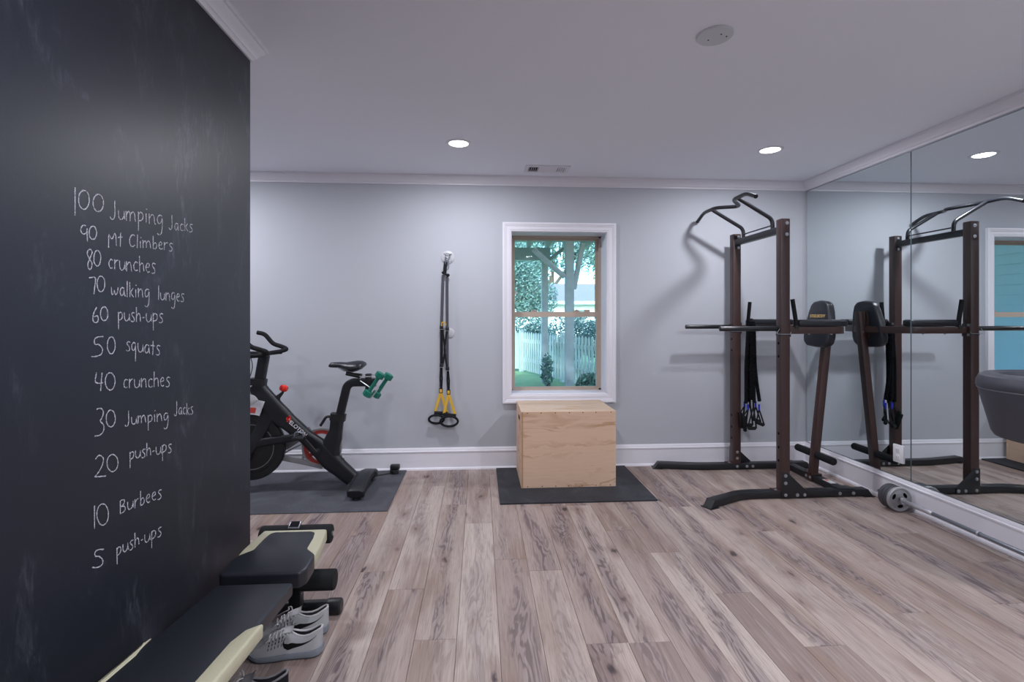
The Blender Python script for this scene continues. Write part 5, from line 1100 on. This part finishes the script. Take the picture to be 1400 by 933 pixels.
# ------------------------------------------------------------------ running shoes
def shoe(name, label, loc, rz, ma, trimm, solem, mark, group, L=0.285):
    t = thing(name, label, 'shoe', loc, rz, group)
    ST = [0, 0.03, 0.08, 0.15, 0.23, 0.31, 0.39, 0.46, 0.53, 0.60, 0.67, 0.74, 0.81, 0.87, 0.92, 0.96, 0.985, 1.0]
    HW = [0.012, 0.025, 0.032, 0.0345, 0.0345, 0.0345, 0.0355, 0.037, 0.040, 0.0430, 0.0450, 0.0455, 0.0440, 0.0405, 0.0350, 0.027, 0.018, 0.006]
    HT = [0.106, 0.104, 0.097, 0.087, 0.082, 0.085, 0.095, 0.103, 0.101, 0.091, 0.082, 0.073, 0.064, 0.057, 0.051, 0.046, 0.042, 0.037]
    CG = [0.74, 0.66, 0.58, 0.55, 0.53, 0.46, 0.28, 0.0, 0.0, 0, 0, 0, 0, 0, 0, 0, 0, 0]
    def interp(A, s):
        for i in range(len(ST) - 1):
            if ST[i] <= s <= ST[i+1]:
                f = (s - ST[i]) / (ST[i+1] - ST[i]); return A[i] * (1 - f) + A[i+1] * f
        return A[-1]
    def zs(s): return 0.030 - 0.008 * min(1, s * 1.2) + 0.020 * max(0, s - 0.80) / 0.2 * max(0, s - 0.80) / 0.2 + 0.004 * max(0, 0.1 - s) / 0.1
    def surf(s, k, side, out_=0.0):
        hw, ht, c = interp(HW, s), interp(HT, s), interp(CG, s); z0 = zs(s) - 0.006
        x = hw * ((1 - k ** 1.7) * (1 - c) + c) + out_
        return Vector((side * x, s * L, z0 + (ht - z0) * (1 - (1 - k) ** 1.7) + out_ * 0.3))
    K = 8
    SS = [i / 44 for i in range(45)]
    bm = NB(); rows = []
    for s in SS:
        rows.append([bm.verts.new(surf(s, k / K, -1)) for k in range(K + 1)] + [bm.verts.new(surf(s, k / K, 1)) for k in range(K, -1, -1)])
    for i in range(len(SS) - 1):
        for j in range(2 * K + 1):
            if j == K and SS[i] < 0.43: continue
            bm.faces.new([rows[i][j], rows[i][j+1], rows[i+1][j+1], rows[i+1][j]])
    bm.faces.new(rows[0][::-1][K + 1:]) if False else None
    bmesh.ops.remove_doubles(bm, verts=bm.verts[:], dist=0.0004)
    upper = obj('upper', bm, ma, t, free=True, ang=60)
    # heel counter closes the back
    bm = NB(); q = [surf(0.0, k / K, -1) for k in range(K + 1)]; q2 = [surf(0.0, k / K, 1) for k in range(K + 1)]
    back_ = [((a + b) / 2) + Vector((0, -0.005, 0)) for a, b in zip(q, q2)]
    va = [bm.verts.new(p_) for p_ in q]; vb = [bm.verts.new(p_) for p_ in back_]; vc = [bm.verts.new(p_) for p_ in q2]
    for k in range(K):
        bm.faces.new([va[k], va[k+1], vb[k+1], vb[k]]); bm.faces.new([vb[k], vb[k+1], vc[k+1], vc[k]])
    obj('heel_counter', bm, ma, t, free=True, ang=70)
    # padded collar and dark inside
    rim = [surf(s / 40, 1.0, -1) for s in range(0, 18)] + [surf(s / 40, 1.0, 1) for s in range(17, -1, -1)]
    bm = NB(); tube(bm, rim, 0.0042, 8, closed=True); obj('collar', bm, trimm, t, free=True)
    bm = NB(); rows = []
    for s in [i / 40 for i in range(0, 20)]:
        s2 = max(0.015, s)
        a = [surf(s2, k / 5, -1, -0.004) for k in range(6)][::-1]; b = [surf(s2, k / 5, 1, -0.004) for k in range(6)]
        rows.append([bm.verts.new(p_) for p_ in a + b])
    for A_, B_ in zip(rows, rows[1:]):
        for j in range(11): bm.faces.new([A_[j], A_[j+1], B_[j+1], B_[j]])
    obj('lining', bm, M['shoe_in'], t, free=True, ang=60)
    # tongue
    bm = NB(); rows = []
    for i in range(9):
        s = 0.37 + 0.30 * i / 8; w = 0.024 - 0.006 * i / 8; zt = interp(HT, max(0.46, s)) + 0.012 * (1 - i / 8) - 0.001 + (0.006 if i == 0 else 0)
        if i < 5: zt += 0.004
        rows.append([bm.verts.new((w * x, s * L, zt - 0.012 * x * x)) for x in (-1, -0.6, 0, 0.6, 1)])
    for A_, B_ in zip(rows, rows[1:]):
        for j in range(4): bm.faces.new([A_[j], A_[j+1], B_[j+1], B_[j]])
    obj('tongue', bm, trimm, t, free=True, ang=60)
    # laces and side loops
    for i in range(6):
        s = 0.46 + i * 0.048; s_b = s + (0.018 if i % 2 else -0.006)
        A_, B_ = surf(s, 0.70, -1, 0.002), surf(s_b, 0.70, 1, 0.002)
        zt = interp(HT, max(0.53, (s + s_b) / 2)) + 0.007
        bm = NB(); pts = [A_, A_.lerp(B_, 0.25), A_.lerp(B_, 0.5), A_.lerp(B_, 0.75), B_]; pts[1].z = zt - 0.003; pts[2].z = zt; pts[3].z = zt - 0.003
        tube(bm, fillet(pts, 0.01, 3), (0.0022, 0.0035), 8); obj('lace', bm, M['lace'], t, free=True)
    for s_ in (-1, 1):
        A_ = Vector((0.004 * s_, 0.50 * L, interp(HT, 0.53) + 0.008))
        bm = NB(); tube(bm, fillet([A_, A_ + Vector((s_ * 0.018, 0.006, 0.010)), A_ + Vector((s_ * 0.026, 0.022, 0.002)), A_ + Vector((s_ * 0.010, 0.012, 0.001)), A_ + Vector((s_ * 0.024, 0.045, -0.018)), A_ + Vector((s_ * 0.034, 0.065, -0.032))], 0.01, 4), 0.0022, 7); obj('lace_bow', bm, M['lace'], t, free=True)
        for i in range(5):
            s = 0.505 + i * 0.044
            for ka, kb in ((0.30, 0.40), (0.45, 0.54), (0.58, 0.66)):
                bm = NB(); tube(bm, [surf(s + 0.018 * (1 - ka), ka, s_, 0.0008), surf(s + 0.018 * (1 - kb), kb, s_, 0.0008)], (0.0012, 0.0022), 6); obj('lace_loop', bm, M['lace_hole'], t, free=True)
        # side mark
        if mark:
            bm = NB(); up_ = []; lo_ = []; n_ = 18
            for i in range(n_ + 1):
                f = i / n_; s = 0.05 + 0.43 * f
                kc_lo = 0.58 - 0.47 * f ** 0.9 if f < 0.88 else 0.58 - 0.47 * 0.88 ** 0.9 + (f - 0.88) * 0.5
                wdt = 0.03 + 0.30 * max(0.0, f - 0.08) ** 1.25 if f < 0.80 else 0.227 * (1 - (f - 0.8) / 0.2 * 0.35)
                up_.append(surf(s, min(0.9, kc_lo + wdt), s_, 0.0012)); lo_.append(surf(s, kc_lo, s_, 0.0012))
            up_ += [surf(0.495, 0.50, s_, 0.0012), surf(0.470, 0.60, s_, 0.0012)]; lo_ += [surf(0.505, 0.36, s_, 0.0012), surf(0.474, 0.61, s_, 0.0012)]
            va = [bm.verts.new(p_) for p_ in up_]; vb = [bm.verts.new(p_) for p_ in lo_]
            for i in range(len(va) - 1): bm.faces.new([va[i], va[i+1], vb[i+1], vb[i]])
            obj('side_mark', bm, M['swoosh'], t, free=True)
    # midsole and outsole
    def sole(name_, f0, f1, grow, m_):
        bm = NB(); top = []; bot = []; N2 = 30
        idx = [i / N2 for i in range(N2 + 1)]
        for s_, order in ((-1, idx), (1, idx[::-1])):
            for s in order:
                hw = (interp(HW, s) + grow) * (1.0 if 0.02 < s < 0.98 else 0.9)
                y = s * L + (grow if s > 0.5 else -grow) * (1 if s < 0.04 or s > 0.96 else 0.2)
                lift = 0.016 * max(0, (s - 0.78) / 0.22) ** 2 + 0.008 * max(0, (0.08 - s) / 0.08) ** 1.5
                top.append((s_ * hw, y, f1(s) )); bot.append((s_ * (hw - 0.003), y, f0(s) + lift))
        n_ = len(top); mid = [((a[0] * 1.03), a[1], (a[2] + b[2]) / 2) for a, b in zip(top, bot)]
        R_ = [[bm.verts.new(p_) for p_ in r__] for r__ in (bot, mid, top)]
        for A_, B_ in zip(R_, R_[1:]):
            for k in range(n_): bm.faces.new([A_[k], A_[(k+1) % n_], B_[(k+1) % n_], B_[k]])
        h_ = n_ // 2
        for R__ in (R_[0], R_[2]):
            for k in range(h_ - 1): bm.faces.new([R__[k], R__[k+1], R__[n_-2-k], R__[n_-1-k]])
        obj(name_, bm, m_, t, free=True, ang=50)
    sole('midsole', lambda s: 0.005, lambda s: zs(s) + 0.002, 0.0055, solem)
    sole('outsole', lambda s: 0.0005, lambda s: 0.0055 + 0.016 * max(0, (s - 0.78) / 0.22) ** 2 + 0.008 * max(0, (0.08 - s) / 0.08) ** 1.5, 0.003, M['shoe_out'])
    return t
shoe('running_shoe', 'grey knit running shoe with black side mark, nearest the viewer by the bench', (-0.648, 2.105, 0), math.radians(93), M['shoe_knit'], M['lace'], M['shoe_sole'], True, 'pair of grey running shoes')
shoe('running_shoe', 'grey knit running shoe behind its twin, heel against the bench foot', (-0.668, 2.250, 0), math.radians(103), M['shoe_knit'], M['lace'], M['shoe_sole'], True, 'pair of grey running shoes')
shoe('training_shoe', 'black and grey training shoe at the bottom edge of the photo', (-0.690, 1.845, 0), math.radians(100), M['shoe_black'], M['shoe_lgrey'], M['shoe_out'], False, None)

# ------------------------------------------------------------------ outdoors, seen through the window
bm = NB(); box(bm, -30, 45, YB + 0.31, 70, -0.5, -0.10)
struct(obj('ground', bm, M['grass']), 'green lawn outside the window')
# deck over the window
t = thing('wooden_deck', 'raised weathered wooden deck on posts outside the window', 'deck', (1.3, 8.5, -0.1))
def D_(name, bm): return obj(name, bm, M['deck_wood'], t)
lx, ly = (1.452, 11.194, -0.1)[:2]; 
for k in range(12):
    x = -0.6 + k * 0.42; bm = NB(); box(bm, x, x + 0.045, 4.95, 11.6, 2.92, 3.12); D_('joist', bm)
for k in range(46):
    bm = NB(); box(bm, -0.7, 4.1, 4.95 + k * 0.146, 4.95 + k * 0.146 + 0.138, 3.12, 3.15); D_('deck_board', bm)
rx_, rz_ = (1.549, 1.38); l2x, l2z = (1.453, 1.38)
bm = NB(); box(bm, rx_ - 0.07, rx_ + 0.07, 8.53, 8.67, -0.1, 2.92); D_('post', bm)
bm = NB(); box(bm, l2x - 0.07, l2x + 0.07, 11.13, 11.27, -0.1, 2.64); D_('post', bm)
bm = NB(); box(bm, -0.7, 4.1, 8.55, 8.65, 2.72, 2.92); D_('beam', bm)
bm = NB(); box(bm, -0.7, l2x + 0.12, 11.15, 11.25, 2.64, 2.92); D_('beam', bm)
for a, b in (((0.919, 8.6, 2.541), (1.466, 8.6, 2.064)), ((1.786, 8.6, 2.65), (1.626, 8.6, 1.862)), ((1.893, 11.2, 2.914), (1.544, 11.2, 2.648))):
    bm = NB(); tube(bm, [a, b], (0.045, 0.04), prof=RECT, up=(0, 1, 0)); D_('brace', bm)
# picket fence
t = thing('picket_fence', 'weathered picket fence crossing the lawn outside', 'fence', (1.03, 13.5, -0.1))
def fence_run(A_, B_, pitch, pw, posts):
    d_ = B_ - A_; Lf = d_.length; d_ = d_ / Lf; nrm = Vector((d_.y, -d_.x, 0))
    def fbox(name, s0, s1, w, z0, z1, off=0.0, pointed=False):
        bm = NB(); p0 = A_ + d_ * s0 + nrm * (off - w / 2); p1 = A_ + d_ * s1 + nrm * (off - w / 2); q = nrm * w
        v = [p0, p1, p1 + q, p0 + q]
        add(bm, [(a.x, a.y, z0) for a in v] + [(a.x, a.y, z1) for a in v], [(3,2,1,0), (4,5,6,7), (0,1,5,4), (1,2,6,5), (2,3,7,6), (3,0,4,7)])
        if pointed:
            m0 = (p0 + p1) / 2
            add(bm, [(a.x, a.y, z1) for a in v] + [(m0.x, m0.y, z1 + 0.045), (m0.x + q.x, m0.y + q.y, z1 + 0.045)], [(0, 1, 4), (2, 3, 5), (1, 2, 5, 4), (3, 0, 4, 5)])
        return obj(name, bm, M['fence_wood'], t)
    s = 0.05
    while s < Lf:
        fbox('picket', s, s + pw, 0.018, -0.03, 0.93 + random.uniform(-0.01, 0.01), 0.0, True); s += pitch
    for z in (0.20, 0.70): fbox('rail', 0, Lf, 0.04, z, z + 0.09, -0.03)
    for k in posts: fbox('fence_post', k, k + 0.10, 0.10, -0.1, 1.02, -0.08)
fence_run(Vector((1.03, 13.5, 0)), Vector((3.32, 6.5, 0)), 0.135, 0.075, (0.0, 2.4, 4.8))
fence_run(Vector((-5.0, 13.5, 0)), Vector((1.0, 13.5, 0)), 0.150, 0.135, (0.3, 2.7, 5.85))
# trees and shrubs
def plant(name, label, cat, base, crowns, nleaf, ls, m_, trunk_h, tr, group):
    t = thing(name, label, cat, base, 0, group); rg = random.Random(int(base[0] * 100) + int(base[1] * 7))
    b = Vector(base)
    if trunk_h > 0:
        bm = NB(); tube(bm, [b, b + Vector((0.05, 0, trunk_h * 0.5)), b + Vector((-0.03, 0.04, trunk_h))], [tr * 1.2, tr, tr * 0.7], 10)
        for c, r in crowns: tube(bm, [b + Vector((0, 0, trunk_h * 0.8)), (b + Vector((0, 0, trunk_h))).lerp(Vector(c), 0.5) + Vector((0.1, 0, 0)), Vector(c)], [tr * 0.5, tr * 0.35, tr * 0.12], 7)
        obj('trunk', bm, M['bark'], t)
    bm = NB()
    for i in range(nleaf):
        c, r = crowns[i % len(crowns)]
        while True:
            q = Vector((rg.uniform(-1, 1), rg.uniform(-1, 1), rg.uniform(-1, 1)))
            if 0.25 < q.length < 1: break
        p0 = Vector(c) + Vector((q.x * r[0], q.y * r[1], q.z * r[2]))
        n1 = Vector((rg.uniform(-1, 1), rg.uniform(-1, 1), rg.uniform(-1, 1))).normalized(); n2 = n1.orthogonal().normalized() 
        a, w = n1 * ls * rg.uniform(0.7, 1.3), n2 * ls * 0.45
        vs = [bm.verts.new(x) for x in (p0 - a, p0 + w, p0 + a, p0 - w)]; bm.faces.new(vs)
    o = obj('foliage', bm, m_, t); o['kind'] = 'stuff'
g1 = 'trees behind the fence'
plant('leafy_tree', 'dense leafy tree at the left of the window view', 'tree', (0.9, 17.0, -0.1), [((0.9, 17, 2.4), (1.3, 1.2, 1.2)), ((1.4, 17.4, 3.2), (1.1, 1.0, 0.9)), ((0.3, 16.6, 3.4), (1.2, 1.1, 1.1)), ((1.9, 17.2, 2.0), (0.8, 0.9, 0.8))], 9000, 0.06, M['leaf_a'], 2.2, 0.12, g1)
plant('leafy_tree', 'tree with loose branches at the right of the window view', 'tree', (4.2, 14.5, -0.1), [((3.7, 14.5, 3.3), (0.9, 0.9, 0.9)), ((3.2, 14.3, 4.2), (0.9, 0.8, 0.6)), ((4.6, 14.8, 3.6), (1.1, 1.0, 1.2))], 3600, 0.06, M['leaf_a'], 3.0, 0.10, g1)
plant('leafy_tree', 'tall tree in the distance behind the deck posts', 'tree', (5.5, 38.0, -0.5), [((5.5, 38, 7.0), (3.2, 2.5, 2.6)), ((3.2, 38.5, 6.2), (2.2, 2, 2.4)), ((9.2, 39, 7.6), (2.8, 2, 2.6))], 3000, 0.26, M['leaf_b'], 5.0, 0.25, g1)
plant('leafy_tree', 'round tree standing far left behind the board fence', 'tree', (-3.0, 17.5, -0.1), [((-3.0, 17.5, 2.6), (1.6, 1.4, 1.4)), ((-2.2, 17.8, 3.5), (1.2, 1.1, 1.0))], 3000, 0.08, M['leaf_a'], 2.2, 0.12, g1)
plant('leafy_tree', 'broad tree standing right of the neighbouring house', 'tree', (9.0, 18.0, -0.1), [((9.0, 18.0, 3.0), (2.0, 1.8, 1.7)), ((7.9, 18.4, 4.0), (1.4, 1.3, 1.2))], 3500, 0.09, M['leaf_b'], 2.6, 0.14, g1)
g2 = 'shrubs along the fence'
for i, (x, y, r, h, lb) in enumerate(((1.2, 15.0, 0.9, 1.05, 'leftmost dark shrub behind the picket fence'), (2.7, 14.0, 0.9, 1.1, 'dark shrub behind the picket fence between the deck posts'), (3.6, 11.8, 0.8, 0.95, 'dark shrub behind the fence at the right of the window view'))):
    plant('garden_shrub', lb, 'shrub', (x, y, -0.1), [((x, y, h * 0.75), (r, r * 0.8, h * 0.62)), ((x + 0.5, y + 0.2, h * 0.65), (r * 0.7, r * 0.7, h * 0.5))], 3400, 0.05, M['leaf_b'], 0.3, 0.04, g2)
plant('garden_shrub', 'low bush in front of the fence at the foot of the deck post', 'shrub', (1.90, 8.5, -0.1), [((1.90, 8.5, 0.16), (0.26, 0.22, 0.26))], 700, 0.05, M['leaf_b'], 0.2, 0.03, g2)
plant('garden_shrub', 'wispy bush beside the far deck post', 'shrub', (1.40, 10.4, -0.1), [((1.40, 10.4, 0.22), (0.13, 0.13, 0.40))], 260, 0.05, M['leaf_a'], 0.2, 0.03, g2)
# neighbouring houses
def house(label, x0, x1, y0, y1, g, eave, ridge, rm):
    t = thing('neighbour_house', label, 'house', ((x0 + x1) / 2, (y0 + y1) / 2, g), 0, 'houses beyond the garden')
    bm = NB(); box(bm, x0, x1, y0, y1, g, eave); obj('walls', bm, M['siding'], t)
    ym = (y0 + y1) / 2; bm = NB()
    prism(bm, [(y0 - 0.4, eave - 0.1), (ym, ridge), (y1 + 0.4, eave - 0.1), (y1 + 0.4, eave - 0.22), (ym, ridge - 0.12), (y0 - 0.4, eave - 0.22)], 'x', x0 - 0.4, x1 + 0.4); obj('roof', bm, rm, t)
    bm = NB(); box(bm, x0 - 0.45, x1 + 0.45, y0 - 0.47, y0 - 0.40, eave - 0.26, eave - 0.10); obj('gutter', bm, M['trim'], t)
    for k in range(3):
        xc = x0 + (k + 0.5) * (x1 - x0) / 3; bm = NB(); box(bm, xc - 0.45, xc + 0.45, y0 - 0.03, y0, eave - 1.6, eave - 0.5); w_ = obj('window', bm, M['trim'], t)
        bm = NB(); box(bm, xc - 0.38, xc + 0.38, y0 - 0.035, y0 - 0.028, eave - 1.53, eave - 0.57); obj('pane', bm, M['mirror_edge'], w_)
house('neighbouring house with long grey roof beyond the fence', 3.9, 12.5, 27, 33, -0.6, 2.3, 3.35, M['roof'])
house('red roofed house furthest away behind the deck post', 3.0, 6.4, 44, 52, -0.8, 3.2, 4.6, M['roof_red'])
# pale siding of the house wing left of the window, seen in the mirror
t = thing('house_wing', 'pale lap sided house wing outside, seen through the window in the mirror', 'house wing', (-0.75, 7.2, -0.1))
bm = NB(); box(bm, -1.2, -0.775, 4.87, 9.6, -0.1, 2.9); obj('wing_wall', bm, M['siding'], t)
for k in range(22):
    z = -0.08 + k * 0.134; bm = NB()
    prism(bm, [(-0.775, z), (-0.748, z), (-0.762, z + 0.140), (-0.775, z + 0.140)], 'y', 4.87, 9.6); obj('siding_board', bm, M['siding'], t)
